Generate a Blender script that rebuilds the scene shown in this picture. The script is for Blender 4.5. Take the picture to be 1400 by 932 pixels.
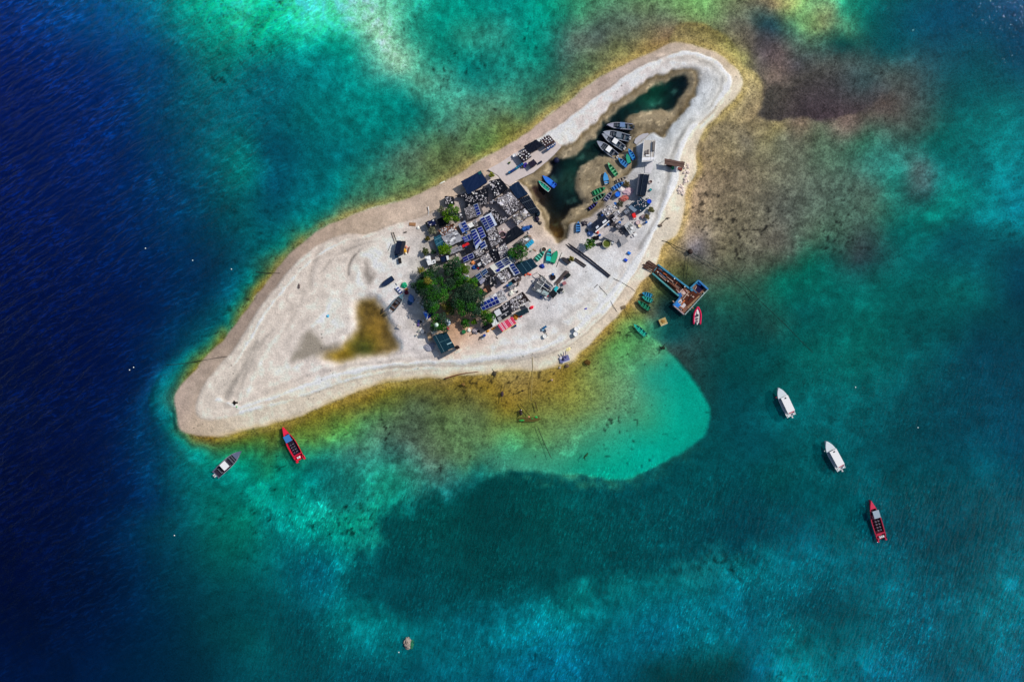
import bpy, math, random
import numpy as np
random.seed(7)
for o in list(bpy.data.objects): bpy.data.objects.remove(o)
scene = bpy.context.scene
COL = scene.collection
R = math.radians

# ------------------------------------------------------------------ camera, sky, sun, exposure
S = 0.2                      # metres per photo pixel at sea level
H = 186.667                  # drone height
cam_d = bpy.data.cameras.new('camera'); cam = bpy.data.objects.new('camera', cam_d); COL.objects.link(cam)
cam.location = (0, 0, H); cam.rotation_euler = (0, 0, 0)
cam_d.sensor_width = 36; cam_d.lens = 24; cam_d.clip_start = 1; cam_d.clip_end = 20000
scene.camera = cam
SUN_EL, SUN_AZ = R(40), R(30)          # azimuth measured from +X towards +Y
w = bpy.data.worlds.new('World'); scene.world = w; w.use_nodes = True
nt = w.node_tree; bgn = nt.nodes['Background']
sky = nt.nodes.new('ShaderNodeTexSky'); sky.sky_type = 'NISHITA'; sky.sun_disc = False
sky.sun_elevation = SUN_EL; sky.sun_rotation = R(90) - SUN_AZ
nt.links.new(sky.outputs[0], bgn.inputs[0]); bgn.inputs[1].default_value = 0.09
sd = bpy.data.lights.new('sun', 'SUN'); sd.energy = 3.75; sd.angle = R(0.6); sd.color = (1, 0.95, 0.88)
so = bpy.data.objects.new('sun', sd); COL.objects.link(so)
so.rotation_euler = (0, R(90) - SUN_EL, SUN_AZ); so.location = (0, 0, 100)
scene.view_settings.view_transform = 'Standard'; scene.view_settings.look = 'None'
scene.view_settings.exposure = 0.0; scene.view_settings.gamma = 1; scene.view_settings.use_curve_mapping = False
scene.render.resolution_x = 1024; scene.render.resolution_y = 681
scene.render.engine = 'CYCLES'
LIT = (0.97, 0.985, 1.035)        # radiance of a white level surface under this light

# ------------------------------------------------------------------ colour helpers
def lin1(c):
    c = c / 255.0
    return c / 12.92 if c <= 0.04045 else ((c + 0.055) / 1.055) ** 2.4
def alb(c, hi=0.82):
    return tuple(min(hi, max(0.003, lin1(v) / LIT[i])) for i, v in enumerate(c))
def linA(a):
    a = np.clip(a, 0, 255) / 255.0
    return np.where(a <= 0.04045, a / 12.92, ((a + 0.055) / 1.055) ** 2.4)

# ------------------------------------------------------------------ sea, sand and bed fields (numpy)
def pts(s):
    v = [float(x) for x in s.replace(';', ' ').replace(',', ' ').split()]
    return np.array(v)
def cpts(s): return pts(s).reshape(-1, 5)
def poly(s): return pts(s).reshape(-1, 2)

OUT = cpts('''0,0,0,40,110 60,20,0,50,115 120,10,0,75,135 200,5,0,112,140 250,5,0,150,140 300,8,0,185,155 335,10,40,215,175 60,120,0,27,92 0,200,0,20,82
150,120,0,42,102 220,80,0,75,115 250,150,0,80,105 300,80,0,120,115 310,150,0,100,115 340,200,0,105,110 200,200,0,47,95 100,220,0,28,90
0,330,0,16,72 100,330,0,22,78 200,330,0,38,85 260,330,0,52,90 250,270,0,57,95 300,260,0,85,100 340,240,0,110,110 330,290,0,85,95 345,320,0,90,100 300,380,0,58,86
330,370,0,85,100 342,385,0,120,115 290,430,0,72,90 308,438,0,112,110 325,420,20,122,108 200,430,0,30,77 100,430,0,16,66 0,450,0,13,62
0,560,0,13,57 100,560,0,16,62 180,530,0,28,72 200,560,0,45,80 180,620,0,35,75 100,680,0,15,58 0,690,0,9,50 215,630,0,60,90 225,600,0,70,92 245,645,0,95,105
200,680,0,42,78 230,690,0,70,90 280,680,0,110,105 330,680,0,120,110 290,640,0,120,112 260,470,0,75,95 230,480,0,52,85
0,800,0,9,46 80,850,0,15,48 150,800,0,22,55 200,720,0,55,85 200,780,0,42,70 220,850,0,40,66 150,920,0,28,60 0,920,0,18,58 260,760,0,70,80 290,720,0,95,90
340,710,0,115,100 290,760,0,85,85 320,820,0,70,80 280,860,0,57,70 340,880,0,72,78 270,920,0,47,65
360,710,0,115,110 420,720,0,125,115 480,710,5,145,125 500,735,10,140,125 460,745,0,120,115 440,770,0,90,105 400,780,0,85,95 380,810,0,80,88 360,850,0,72,80
420,860,0,72,82 360,920,0,75,85 540,720,0,75,75 600,720,0,70,70 680,710,0,62,64 560,770,0,62,70 500,790,0,72,80 600,800,0,65,72 680,790,0,70,78 470,830,0,110,115
480,860,0,115,120 520,850,0,110,115 540,890,0,105,115 590,860,0,95,105 600,910,0,90,105 640,850,0,95,110 690,830,0,105,125 690,860,0,110,130 650,900,0,95,115
560,920,0,80,95 500,910,0,78,90 450,910,0,75,85
720,720,0,72,72 800,740,0,75,78 740,790,0,72,78 880,730,0,72,80 1000,720,0,62,80 960,740,0,68,85 900,770,0,95,100 960,775,10,120,125 1020,780,0,110,120
720,850,0,110,130 780,840,0,105,115 860,820,0,105,120 930,810,0,100,115 1000,810,0,95,115 760,890,0,97,125 820,900,0,92,120 900,870,0,100,130 980,880,0,110,130
1030,850,0,95,120 900,920,0,64,76 960,915,0,66,76 1000,905,0,62,72 1040,920,0,100,130 720,920,0,97,130
1080,720,0,80,95 1120,740,0,85,100 1150,730,0,85,95 1230,720,0,70,85 1300,720,0,66,80 1380,720,0,80,95 1100,780,0,100,115 1180,770,0,90,105 1250,780,0,76,90
1330,780,0,76,90 1390,790,0,105,120 1110,830,0,72,85 1160,830,0,76,88 1200,820,0,95,110 1260,840,0,90,110 1350,830,0,105,120 1080,880,0,105,120 1060,930,0,110,130
1180,890,0,100,115 1280,900,0,78,95 1350,890,0,90,105 1390,930,0,87,110 1200,930,0,97,120
1060,480,0,75,75 1100,480,0,90,85 1180,480,0,95,90 1250,490,0,85,90 1350,480,0,62,80 1390,520,0,62,82 1060,520,0,75,75 1060,560,0,85,90 1120,550,0,98,102
1180,560,0,85,90 1270,550,0,68,80 1350,570,0,66,85 1100,620,0,80,85 1200,620,0,75,85 1290,620,0,66,80 1390,620,0,62,82 1060,660,0,72,76 1060,690,0,75,85
1150,680,0,82,90 1250,670,0,72,82 1340,650,0,80,95 1390,680,0,76,92
910,470,40,75,70 950,470,35,70,70 960,500,25,70,70 1000,490,0,72,72 1000,530,0,70,75 1030,560,0,75,82 980,600,0,72,78 1000,640,0,72,82 1040,610,0,78,88
940,650,0,74,80 880,670,0,68,75 800,670,0,72,72 720,660,0,70,70 760,690,0,80,85 900,690,0,75,82
340,597,85,110,40 310,605,95,115,45 290,612,60,130,80 370,597,100,110,30 400,585,105,110,30 440,573,110,118,36 480,553,118,113,36 505,541,125,113,30 540,532,120,112,28 590,532,102,95,35 640,527,128,110,35
670,522,162,135,45 380,610,70,115,60 420,600,70,120,60 470,590,70,125,65 520,570,85,125,75 560,560,80,100,70 600,560,85,103,60 650,560,95,110,60 680,560,120,120,55
500,580,75,130,85 520,590,85,125,95 560,600,75,100,85 600,600,85,112,75 650,600,90,130,85 480,620,50,110,95 540,620,50,110,100 590,630,80,110,95 640,630,75,128,95
430,620,25,115,95 400,640,0,120,105 360,640,0,130,108 380,625,20,135,105 350,620,30,128,90 330,640,0,132,110 420,650,0,110,105 480,650,20,115,105 540,650,30,140,120 520,670,20,145,125
570,655,50,130,115 560,680,10,110,105 620,650,50,120,110 650,655,20,125,120 600,680,0,105,105 640,675,0,80,82 680,660,0,68,70 690,690,0,62,64 540,695,5,130,118
480,690,10,120,112 440,690,10,120,112 380,680,0,125,110
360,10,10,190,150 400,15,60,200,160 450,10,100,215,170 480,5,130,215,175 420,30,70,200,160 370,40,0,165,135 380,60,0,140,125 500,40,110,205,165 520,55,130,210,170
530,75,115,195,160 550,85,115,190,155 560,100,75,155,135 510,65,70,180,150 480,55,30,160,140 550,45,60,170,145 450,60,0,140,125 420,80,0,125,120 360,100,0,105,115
412,75,0,145,140 440,90,0,130,130 360,150,0,95,110 360,200,0,80,98 420,150,0,115,118 420,200,0,95,105 480,110,0,135,130 480,170,0,120,118 470,220,0,105,110
530,140,0,130,122 530,120,20,140,130 575,108,85,165,140 600,110,70,155,135 560,140,0,125,118 550,180,20,120,110 520,200,20,115,108 540,220,75,125,105 570,210,85,115,90
600,200,85,118,80 620,180,70,110,90 640,180,90,125,85 610,150,60,140,120 640,140,75,145,125 680,140,85,140,115 580,160,40,130,115 600,30,0,135,120 600,70,10,130,115
650,20,0,140,125 640,50,40,155,135 680,40,40,145,130 690,10,0,140,130 640,90,0,125,118 680,100,20,125,115 690,160,90,120,85 660,200,95,125,70 690,187,118,125,60 640,222,120,125,75
360,250,0,80,100 420,240,0,100,110 480,245,20,120,110 540,240,75,125,95 400,280,0,95,105 450,280,10,115,110 380,310,0,95,105 420,310,30,125,105 500,270,75,125,95
580,247,95,120,78 360,340,0,105,108 390,330,20,130,112 460,293,95,125,90 405,330,95,120,70 375,362,105,115,60 350,395,110,115,55 325,430,110,120,55 530,270,95,125,85
720,20,0,150,135 760,20,10,135,115 720,60,0,140,125 750,80,30,120,105 710,80,20,140,125 800,20,70,130,105 840,20,85,115,90 880,15,105,130,90 780,50,75,105,85
820,50,85,100,75 870,40,95,105,70 910,30,100,110,70 930,10,115,150,90 960,10,110,155,95 1000,10,115,130,85 1040,10,110,110,75 780,80,70,105,85 760,110,60,105,85
720,110,40,125,110 720,150,65,115,70 760,130,80,110,60 800,90,90,115,65 840,70,112,115,55 880,57,125,112,55 920,45,132,112,60 950,40,142,116,65 980,45,140,130,60
1000,55,142,140,55 1015,80,152,145,65 1033,110,148,132,75 1038,130,142,125,75 1030,150,147,127,80 1010,165,152,132,82 1000,38,105,105,70 1030,40,88,92,80 1040,25,45,75,75
1030,68,95,86,78 1048,95,100,88,80 1047,170,150,135,95 740,162,130,125,60 790,128,135,130,65 840,87,140,130,65
960,195,142,122,78 980,180,150,130,90 1000,200,145,125,85 1020,190,120,102,85 1030,210,140,120,80 970,220,150,125,75 1010,225,130,105,80
1060,5,140,125,75 1080,10,150,170,110 1110,10,120,170,120 1130,20,150,165,120 1110,30,115,150,100 1150,10,50,140,110 1060,30,35,70,75 1090,40,70,118,90 1160,40,60,115,90
1190,20,0,100,95 1070,60,85,80,80 1060,100,125,100,90 1055,115,115,90,85 1090,70,75,85,80 1130,60,50,95,85 1150,50,10,75,70 1100,90,65,65,72 1080,130,60,60,62
1110,110,55,58,65 1150,110,60,68,75 1180,110,25,75,82 1100,145,56,48,60 1130,143,58,52,66 1075,150,48,48,48 1180,140,50,62,75 1200,80,30,75,80 1230,60,0,80,90
1250,30,0,75,95 1300,20,0,72,100 1390,10,0,70,110 1350,60,0,75,95 1270,90,40,85,95 1330,100,0,80,92 1390,80,0,66,90 1220,110,60,80,85 1250,130,70,85,85
1300,140,10,85,88 1380,130,0,100,105 1230,150,90,85,80 1200,160,88,85,78 1160,172,118,102,86 1100,170,132,112,92 1060,175,165,150,105 1070,187,150,130,110 1120,185,120,130,105
1070,200,125,115,85 1100,210,110,105,80 1060,220,125,105,75 1140,200,90,115,95 1180,190,60,110,90 1150,220,80,115,100 1200,220,50,125,115 1230,180,60,90,82 1270,170,40,90,85
1280,200,0,100,95 1330,190,0,110,110 1390,180,0,120,125 1300,225,0,105,105 1370,220,0,125,130
1060,240,120,105,75 1060,270,105,90,75 1060,310,95,80,70 1080,290,80,75,68 1110,250,95,95,82 1150,250,80,100,88 1150,280,75,100,90 1190,260,70,105,92 1200,285,60,110,95
1230,245,30,125,115 1260,240,80,110,110 1270,265,30,90,90 1310,260,0,130,125 1340,240,0,105,110 1360,270,0,130,135 1390,280,0,120,135 1280,285,0,120,110 1240,310,0,100,95
1330,300,0,100,105 1390,310,0,110,120 1100,310,85,95,80 1120,320,50,90,75 1150,320,45,85,75 1080,340,75,85,72 1100,350,30,95,78 1130,360,10,100,90 1180,345,45,65,70
1240,345,0,95,95 1300,335,0,80,90 1390,340,0,75,90 1060,360,60,85,70 1070,380,10,100,85 1130,380,0,105,95 1200,370,10,80,78 1260,380,0,90,90 1330,400,0,105,105
1300,390,0,95,95 1390,400,0,57,75 1060,410,15,90,78 1100,420,0,80,78 1180,420,0,95,90 1250,420,0,80,80 1330,430,0,72,78 1390,440,0,62,75 1060,450,20,75,70
1100,450,0,88,85 1180,450,0,90,85
960,260,150,125,80 1000,260,130,105,75 1040,250,130,105,75 960,300,145,125,75 1000,300,110,95,65 1040,300,100,85,65 930,330,160,140,70 915,355,150,135,65 950,340,110,105,75
980,340,95,90,65 1020,340,85,85,65 940,360,85,85,60 970,380,70,80,65 1000,370,65,80,65 1030,390,45,85,70 1000,410,30,85,70 970,420,25,80,72 1040,430,20,75,70
880,395,150,130,60 875,408,130,125,60 895,400,90,105,60 907,412,20,50,50 900,430,40,75,70 885,430,80,90,70 870,430,110,140,70 920,440,10,70,70 950,450,20,70,70
990,450,15,75,72 860,440,110,150,85 880,450,60,125,85 910,460,10,75,75 945,250,165,140,85 942,290,165,140,80 850,440,140,140,65 865,420,160,135,65''')  # near-black point beside the barge carries its cast shadow as sea colour
LAG = cpts('''870,470,80,145,90 900,485,85,150,110 840,470,95,150,80 920,500,20,150,130 890,510,40,150,125 860,520,90,150,110 830,500,105,150,90 940,530,0,155,135 900,540,40,155,130
960,560,0,158,140 930,570,0,160,140 955,590,0,150,132 880,570,60,155,120 840,560,95,150,110 800,540,130,145,75 760,520,160,138,52 740,530,160,138,56 720,520,176,150,75
700,540,165,140,55 690,555,150,130,40 780,560,125,140,70 760,580,105,140,85 800,590,80,145,105 720,590,95,135,75 740,600,85,135,85 780,610,70,140,105 830,600,50,155,125
870,610,10,160,138 910,610,0,158,138 850,640,0,160,138 800,635,20,145,120 740,635,60,150,120 700,620,60,140,105 700,640,60,145,120 690,600,75,130,85 680,560,120,118,50
670,522,162,135,45 690,515,178,155,80 710,511,185,160,85 740,511,180,155,70 775,500,150,128,40 800,485,150,128,45 820,462,145,135,55 835,448,150,135,55 850,440,120,145,75 800,510,130,140,70
860,440,110,150,85 880,450,70,140,90 890,462,60,130,90 670,600,85,125,80 660,560,100,112,58 670,640,50,120,105 855,425,165,140,60''')
SHELF = cpts('''225,530,0,115,120 216,548,0,105,115 235,515,0,125,125 235,575,0,125,125 250,600,0,135,125 275,615,10,140,125 245,500,0,115,118 280,630,0,135,120 300,635,0,130,115
268,500,120,125,52 255,515,110,120,60 243,535,90,125,90 238,555,70,125,100 242,590,60,130,100 260,602,95,125,75 285,605,110,120,60 310,602,100,112,40 310,620,30,130,90 335,600,92,108,35 340,625,15,132,100 340,650,0,125,108
295,470,112,122,52 285,465,20,122,110 310,440,105,118,60''')
POND = cpts('''895,130,8,78,62 930,115,5,30,38 910,145,8,45,45 880,150,20,85,78 860,150,8,48,48 845,165,8,38,42 835,185,4,18,28 820,200,8,42,45 805,210,25,70,66 790,225,8,50,48
778,240,35,95,85 775,225,10,55,52 765,235,5,30,38 760,260,5,28,36 775,270,10,40,42 790,280,4,18,24 765,290,12,28,28 760,310,60,58,28 764,322,82,76,30 745,265,28,30,28 755,222,10,16,28
850,205,30,34,34 780,290,22,28,26 770,250,28,80,75''')
POOL = cpts('''500,420,120,98,45 510,440,125,100,42 520,460,118,95,38 500,460,110,95,32 500,475,62,72,28 488,478,78,80,30 478,482,120,102,30 460,488,135,112,38 515,478,100,84,32
530,472,128,108,60 450,486,140,120,60 492,440,130,108,52''')
SAND = cpts('''560,300,200,186,180 480,330,196,184,178 430,370,206,195,190 400,430,206,195,190 450,430,211,202,198 520,340,213,205,202 500,400,215,207,206 350,480,200,190,184
320,520,198,188,182 300,550,200,190,184 350,550,206,195,189 400,520,209,198,193 450,520,213,203,200 520,500,215,206,205 560,480,206,199,202 580,500,213,204,203 640,490,216,207,205
700,480,213,206,207 400,550,206,194,180 480,525,214,202,188 560,508,214,201,188 650,500,214,202,190 740,492,210,198,190 800,455,215,203,194 850,405,215,202,193 880,365,207,194,188
900,330,214,206,201 920,280,219,212,207 930,240,221,214,208 940,190,216,211,207 990,130,215,210,205 960,85,209,203,201 900,85,214,206,207 850,108,216,207,211 800,147,219,209,212
770,172,219,211,213 740,200,214,205,203 980,110,188,189,193 965,120,176,180,189 950,150,190,195,204 920,180,184,190,200 900,215,190,193,201 905,260,198,199,204 880,320,195,196,204
830,370,205,206,213 790,400,208,207,213 760,430,208,206,213 720,450,210,206,209 690,400,196,187,192 690,310,175,166,170 720,380,200,193,197 740,320,190,173,162 640,340,150,142,145
620,450,190,156,132 615,470,195,167,148 630,435,180,140,112 570,330,195,189,190 560,400,203,197,201 560,440,200,193,194 590,470,195,186,184 820,290,162,154,156 850,310,178,174,180 840,280,168,160,160
600,320,165,155,150 660,380,170,160,165 700,300,172,163,168 600,400,120,115,95 640,410,120,112,95 775,340,190,182,182 745,300,175,160,140 715,235,208,196,190''')
WET = cpts('''930,62,182,168,158 850,95,176,161,156 780,143,181,162,153 720,190,187,168,163 640,238,191,172,158 560,282,191,174,163 480,302,180,162,148 420,340,171,153,143 380,380,161,144,135
340,435,156,140,132 300,490,166,150,140 260,535,178,162,153 250,570,190,171,160 280,588,195,178,160 350,575,200,184,160 430,553,198,182,152 500,525,205,186,150 580,512,208,190,155
650,508,205,188,158 730,502,208,190,160 790,478,212,192,160 830,440,214,202,188 870,395,212,199,186 900,350,210,200,188 935,290,205,192,170 945,240,208,195,175 955,195,205,192,172
990,150,200,188,168 1010,120,198,186,165 1000,90,196,182,165 970,70,190,176,165''')

_k = (OUT[:, 0] > 690) & (OUT[:, 0] < 1200) & (OUT[:, 1] < 345) & (OUT[:, 2] > 60)
OUT[_k, 4] += np.clip(100 - OUT[_k, 4], 0, 26) * .9; OUT[_k, 3] += 6; OUT[_k, 2] += 4
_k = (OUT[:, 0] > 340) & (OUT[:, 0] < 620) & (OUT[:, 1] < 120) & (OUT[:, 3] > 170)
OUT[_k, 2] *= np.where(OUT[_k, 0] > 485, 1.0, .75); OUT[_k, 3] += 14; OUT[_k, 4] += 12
_k = (OUT[:, 0] > 468) & (OUT[:, 0] < 556) & (OUT[:, 1] < 90) & (OUT[:, 3] > 185); OUT[_k, 2] += 34; OUT[_k, 4] += 8  # sunlit mint-white glow at top centre, painted into the sea colour
_k = (OUT[:, 0] > 900) & (OUT[:, 0] < 1060) & (OUT[:, 1] < 200) & (OUT[:, 2] > 120)
OUT[_k, 2:] *= np.array([.93, .94, 1.02])
_k = (OUT[:, 0] > 1020) & (OUT[:, 0] < 1240) & (OUT[:, 1] > 60) & (OUT[:, 1] < 165) & (OUT[:, 4] >= OUT[:, 3] - 3) & (OUT[:, 4] < 78); OUT[_k, 4] -= 9; OUT[_k, 2] += 4
_k = (LAG[:, 4] < 95) & (LAG[:, 2] > 138); LAG[_k, 2:] *= np.array([.89, .89, .95])
_k = (OUT[:, 0] > 860) & (OUT[:, 0] < 965) & (OUT[:, 1] > 245) & (OUT[:, 1] < 425) & (OUT[:, 2] > 100); OUT[_k, 4] += 22
_k = (OUT[:, 4] < 62) & (OUT[:, 2] > 90) & (OUT[:, 1] > 450); OUT[_k, 4] += 8
_k = WET[:, 0] > 880; _k &= WET[:, 1] > 110; WET[_k, 2:] = WET[_k, 2:] * .4 + np.array([217, 211, 203]) * .6
POND[:, 2:] *= np.array([.95, .72, .7])
SAND[:, 2:] *= np.array([1.012, 1.0, .972]); WET[:, 2:] *= np.array([1.012, 1.0, .978])
_k = (WET[:, 1] > 470) & (WET[:, 0] > 340); WET[_k, 2:] = np.array([219, 207, 190])
SAND[:, 2:] = SAND[:, 2:] * 1.035 + np.array([0, 2, 4])
SHORE = poly('''241,560 238,545 246,527 268,504 285,483 305,466 312,456 332,430 350,405 360,393 370,378 382,363 397,345 412,333 432,318 450,307 475,297 500,287 525,280 562,270 600,252 635,233
650,222 700,195 725,178 750,158 775,140 807,115 825,103 850,90 875,78 897,69 915,60 932,59 955,64 975,70 990,80 1007,95 1015,112 1007,132 990,150 967,172 952,200 952,232 947,243 937,263 935,290
925,320 907,333 900,355 890,375 875,388 860,411 845,431 830,445 812,465 806,472 792,482 785,492 768,498 750,503 730,507 700,507 680,508 662,512 627,512 607,517 580,517 550,520 525,523 505,530 480,538
457,548 430,560 400,573 350,585 310,595 290,597 265,594 246,587''')
DRY = poly('''947,72 932,72 915,77 900,82 885,87 875,92 860,102 845,112 825,127 810,137 795,150 775,165 752,180 720,200 690,225 660,245 635,262 605,284 575,298 540,308 505,320 485,320 457,325 432,338 410,355 392,375 370,403 350,430
330,466 300,501 280,528 270,551 272,566 285,573 312,570 350,560 430,537 500,508 560,500 640,498 720,490 770,475 800,455 830,425 860,385 880,350 905,290 925,250 930,215 945,180 975,150 995,125 1000,110 985,90 965,77''')
LAGP = poly('''880,452 897,466 913,480 935,500 955,525 968,550 971,570 965,590 950,605 930,620 905,633 880,645 855,655 835,656 810,650 780,647 750,645 720,645 690,642 672,636 655,610 660,570 655,530 660,500 760,480 840,420 868,425''')
FRP = poly('''925,36 945,29 980,39 1004,58 1017,84 1035,101 1045,121 1043,140 1031,160 1018,168 985,165 960,190 945,170 1000,130 1000,100 980,75 940,62 915,64''')
FR = cpts('''945,40,124,114,72 975,50,140,130,78 1000,66,150,145,86 1012,84,160,152,96 1030,108,166,152,106 1040,128,165,150,112 1032,148,166,148,112 1012,160,166,150,112 930,48,130,118,80 990,80,170,156,104 1018,118,178,164,122 1010,140,174,160,120 985,160,160,146,108 965,182,158,144,104''')
DKP = poly('''1046,128 1043,156 1062,164 1093,161 1128,162 1156,158 1187,150 1214,136 1240,118 1225,98 1190,84 1148,74 1118,84 1100,98 1085,113 1062,120''')
DK = cpts('''1060,148,54,54,54 1100,142,57,53,60 1140,142,60,55,64 1110,118,63,62,66 1150,115,56,62,68 1185,112,44,70,76 1175,137,58,58,64 1205,125,58,66,72 1130,92,62,68,68 1080,130,62,60,60 1230,115,60,78,80''')
DK[:, 2:] += np.array([12, 8, 5])
MEP = poly('''690,646 667,645 641,668 584,684 530,702 522,721 496,757 464,799 485,826 558,851 610,840 672,825 766,809 844,788 917,776 974,757 1050,745 1060,700 1010,640 985,600 960,605 930,622 900,637 860,655 830,658 780,649 735,647''')
ME = cpts('''600,720,0,69,69 680,700,0,61,63 560,770,0,63,68 650,790,0,66,70 750,700,0,73,73 740,770,0,71,75 850,700,0,70,75 900,740,0,71,78 800,760,0,73,77 520,800,0,69,76 1000,720,0,65,78 980,680,0,70,78 700,660,0,68,68 850,670,0,68,74 560,720,0,72,73 620,830,0,72,80 960,640,0,72,78''')
SHELFP = poly('''300,455 283,472 250,490 225,510 215,530 212,550 222,570 240,595 262,615 280,634 310,648 345,655 365,640 340,600 300,590 250,560 260,520 300,480''')
PONDP = poly('''768,219 782,216 790,209 799,197 810,191 818,186 826,170 840,158 854,146 870,134 888,122 908,112 928,107 940,106 943,114 938,126 928,136 924,146 918,152 904,151 888,152 868,156 856,163
862,175 860,192 850,206 838,213 828,213 813,216 799,225 790,235 784,249 788,263 797,276 797,282 785,285 773,295 769,305 770,318 765,328 757,326 752,312 752,300 748,290 738,275 728,262 726,256 738,252 748,240 753,228 754,217''')
WETP = poly('''955,99 945,95 935,95 904,103 880,112 862,126 846,138 830,149 818,166 800,180 782,193 763,205 757,212 727,233 711,247 721,260 736,288 744,308 754,328 766,334 776,322 780,308 795,302 812,292 828,280 838,268 848,255 852,245 862,235 870,222 868,206 874,194 890,184 903,188
910,186 918,169 932,156 948,134 956,118''')
POOLP = poly('''492,412 505,409 516,414 529,440 542,470 533,481 499,485 475,490 460,493 443,485 460,477 473,470 490,449 488,430''')
GREYP = poly('''422,450 435,458 447,470 462,468 455,480 440,486 420,490 400,494 410,470''')
GREY2 = poly('''503,353 508,370 513,386 506,388 498,375 498,362''')

def pin(P_, p):
    r = np.zeros(len(P_), bool)
    for i in range(len(p)):
        (ax, ay), (bx, by) = p[i - 1], p[i]
        if ay != by: r ^= ((ay > P_[:, 1]) != (by > P_[:, 1])) & (P_[:, 0] < (bx - ax) * (P_[:, 1] - ay) / (by - ay) + ax)
    return r
OUT = OUT[~pin(OUT, MEP)]
OUT[pin(OUT, DKP), 2:] = np.array([92, 88, 80])
OUT = np.vstack([OUT[~pin(OUT, FRP)], cpts('1030,66,96,88,80 1050,112,108,94,84 1052,132,100,88,80 1048,150,105,95,82 1034,170,150,136,100')])
_k = (OUT[:, 0] > 955) & (OUT[:, 0] < 1175) & (OUT[:, 1] > 178) & (OUT[:, 1] < 348)
_t = np.clip((OUT[_k, 0:1] - 955) / 210, 0, 1); OUT[_k, 2:] = OUT[_k, 2:] * .4 + .6 * (np.array([146, 130, 99]) * (1 - _t) + np.array([72, 108, 92]) * _t)
_k = (OUT[:, 1] > 800) & (OUT[:, 0] > 640) & (OUT[:, 0] < 1100); OUT[_k, 4] *= .95
_k = (OUT[:, 0] > 1000) & (OUT[:, 0] < 1110) & (OUT[:, 1] > 20) & (OUT[:, 1] < 125) & (OUT[:, 4] > OUT[:, 3] - 12) & (OUT[:, 2] > 60); OUT[_k, 2:] = OUT[_k, 2:] * .5 + np.array([98, 94, 80]) * .5
def catmull(p, k=4):
    n = len(p); out = []
    for i in range(n):
        a, b, c, d = p[i - 1], p[i], p[(i + 1) % n], p[(i + 2) % n]
        for j in range(k):
            t = j / k
            out.append(0.5 * ((2 * b) + (c - a) * t + (2 * a - 5 * b + 4 * c - d) * t * t + (3 * b - a - 3 * c + d) * t ** 3))
    return np.array(out)
def sdf(p, X, Y):
    p = catmull(p); n = len(p); best = np.full(X.shape, 1e12); inside = np.zeros(X.shape, bool)
    for i in range(n):
        ax, ay = p[i]; bx, by = p[(i + 1) % n]
        dx, dy = bx - ax, by - ay
        t = np.clip(((X - ax) * dx + (Y - ay) * dy) / (dx * dx + dy * dy + 1e-9), 0, 1)
        best = np.minimum(best, (X - ax - t * dx) ** 2 + (Y - ay - t * dy) ** 2)
        if ay != by:
            c = ((ay > Y) != (by > Y)) & (X < (bx - ax) * (Y - ay) / (by - ay) + ax)
            inside ^= c
    d = np.sqrt(best)
    return np.where(inside, d, -d)
def rbf(P, X, Y, c=14.0, reg=0.02):
    n = len(P); xy = P[:, :2]; v = P[:, 2:]
    D = np.sqrt(((xy[:, None] - xy[None]) ** 2).sum(2) + c * c)
    A = np.zeros((n + 1, n + 1)); A[:n, :n] = -D + np.eye(n) * reg * 50; A[:n, n] = 1; A[n, :n] = 1
    sol = np.linalg.solve(A, np.vstack([v, np.zeros((1, 3))]))
    out = np.empty(X.shape + (3,)); sh = X.shape[0]
    for r in range(0, sh, 40):
        d = -np.sqrt((X[r:r + 40, :, None] - xy[:, 0]) ** 2 + (Y[r:r + 40, :, None] - xy[:, 1]) ** 2 + c * c)
        out[r:r + 40] = d @ sol[:n] + sol[n]
    return np.clip(out, 0, 240)
_rng = np.random.RandomState(3)
_lat = _rng.rand(128, 128)
def vnoise(x, y):
    xi = np.floor(x).astype(int); yi = np.floor(y).astype(int); fx = x - xi; fy = y - yi
    fx = fx * fx * (3 - 2 * fx); fy = fy * fy * (3 - 2 * fy)
    g = lambda a, b: _lat[a % 128, b % 128]
    return (g(xi, yi) * (1 - fx) + g(xi + 1, yi) * fx) * (1 - fy) + (g(xi, yi + 1) * (1 - fx) + g(xi + 1, yi + 1) * fx) * fy
def fbm(x, y, sc, oc=4, ox=0.0):
    a = 0; amp = 1; tot = 0; x = x / sc + ox; y = y / sc + ox * 1.7
    for _ in range(oc):
        a = a + amp * vnoise(x, y); tot += amp; amp *= 0.55; x = x * 2.03 + 11.3; y = y * 2.03 + 5.1
    return a / tot - 0.5
def ridge(p, X, Y):
    p = poly(p); best = np.full(X.shape, 1e12)
    for (ax, ay), (bx, by) in zip(p[:-1], p[1:]):
        dx, dy = bx - ax, by - ay; t = np.clip(((X - ax) * dx + (Y - ay) * dy) / (dx * dx + dy * dy), 0, 1)
        best = np.minimum(best, (X - ax - t * dx) ** 2 + (Y - ay - t * dy) ** 2)
    return np.sqrt(best)
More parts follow.
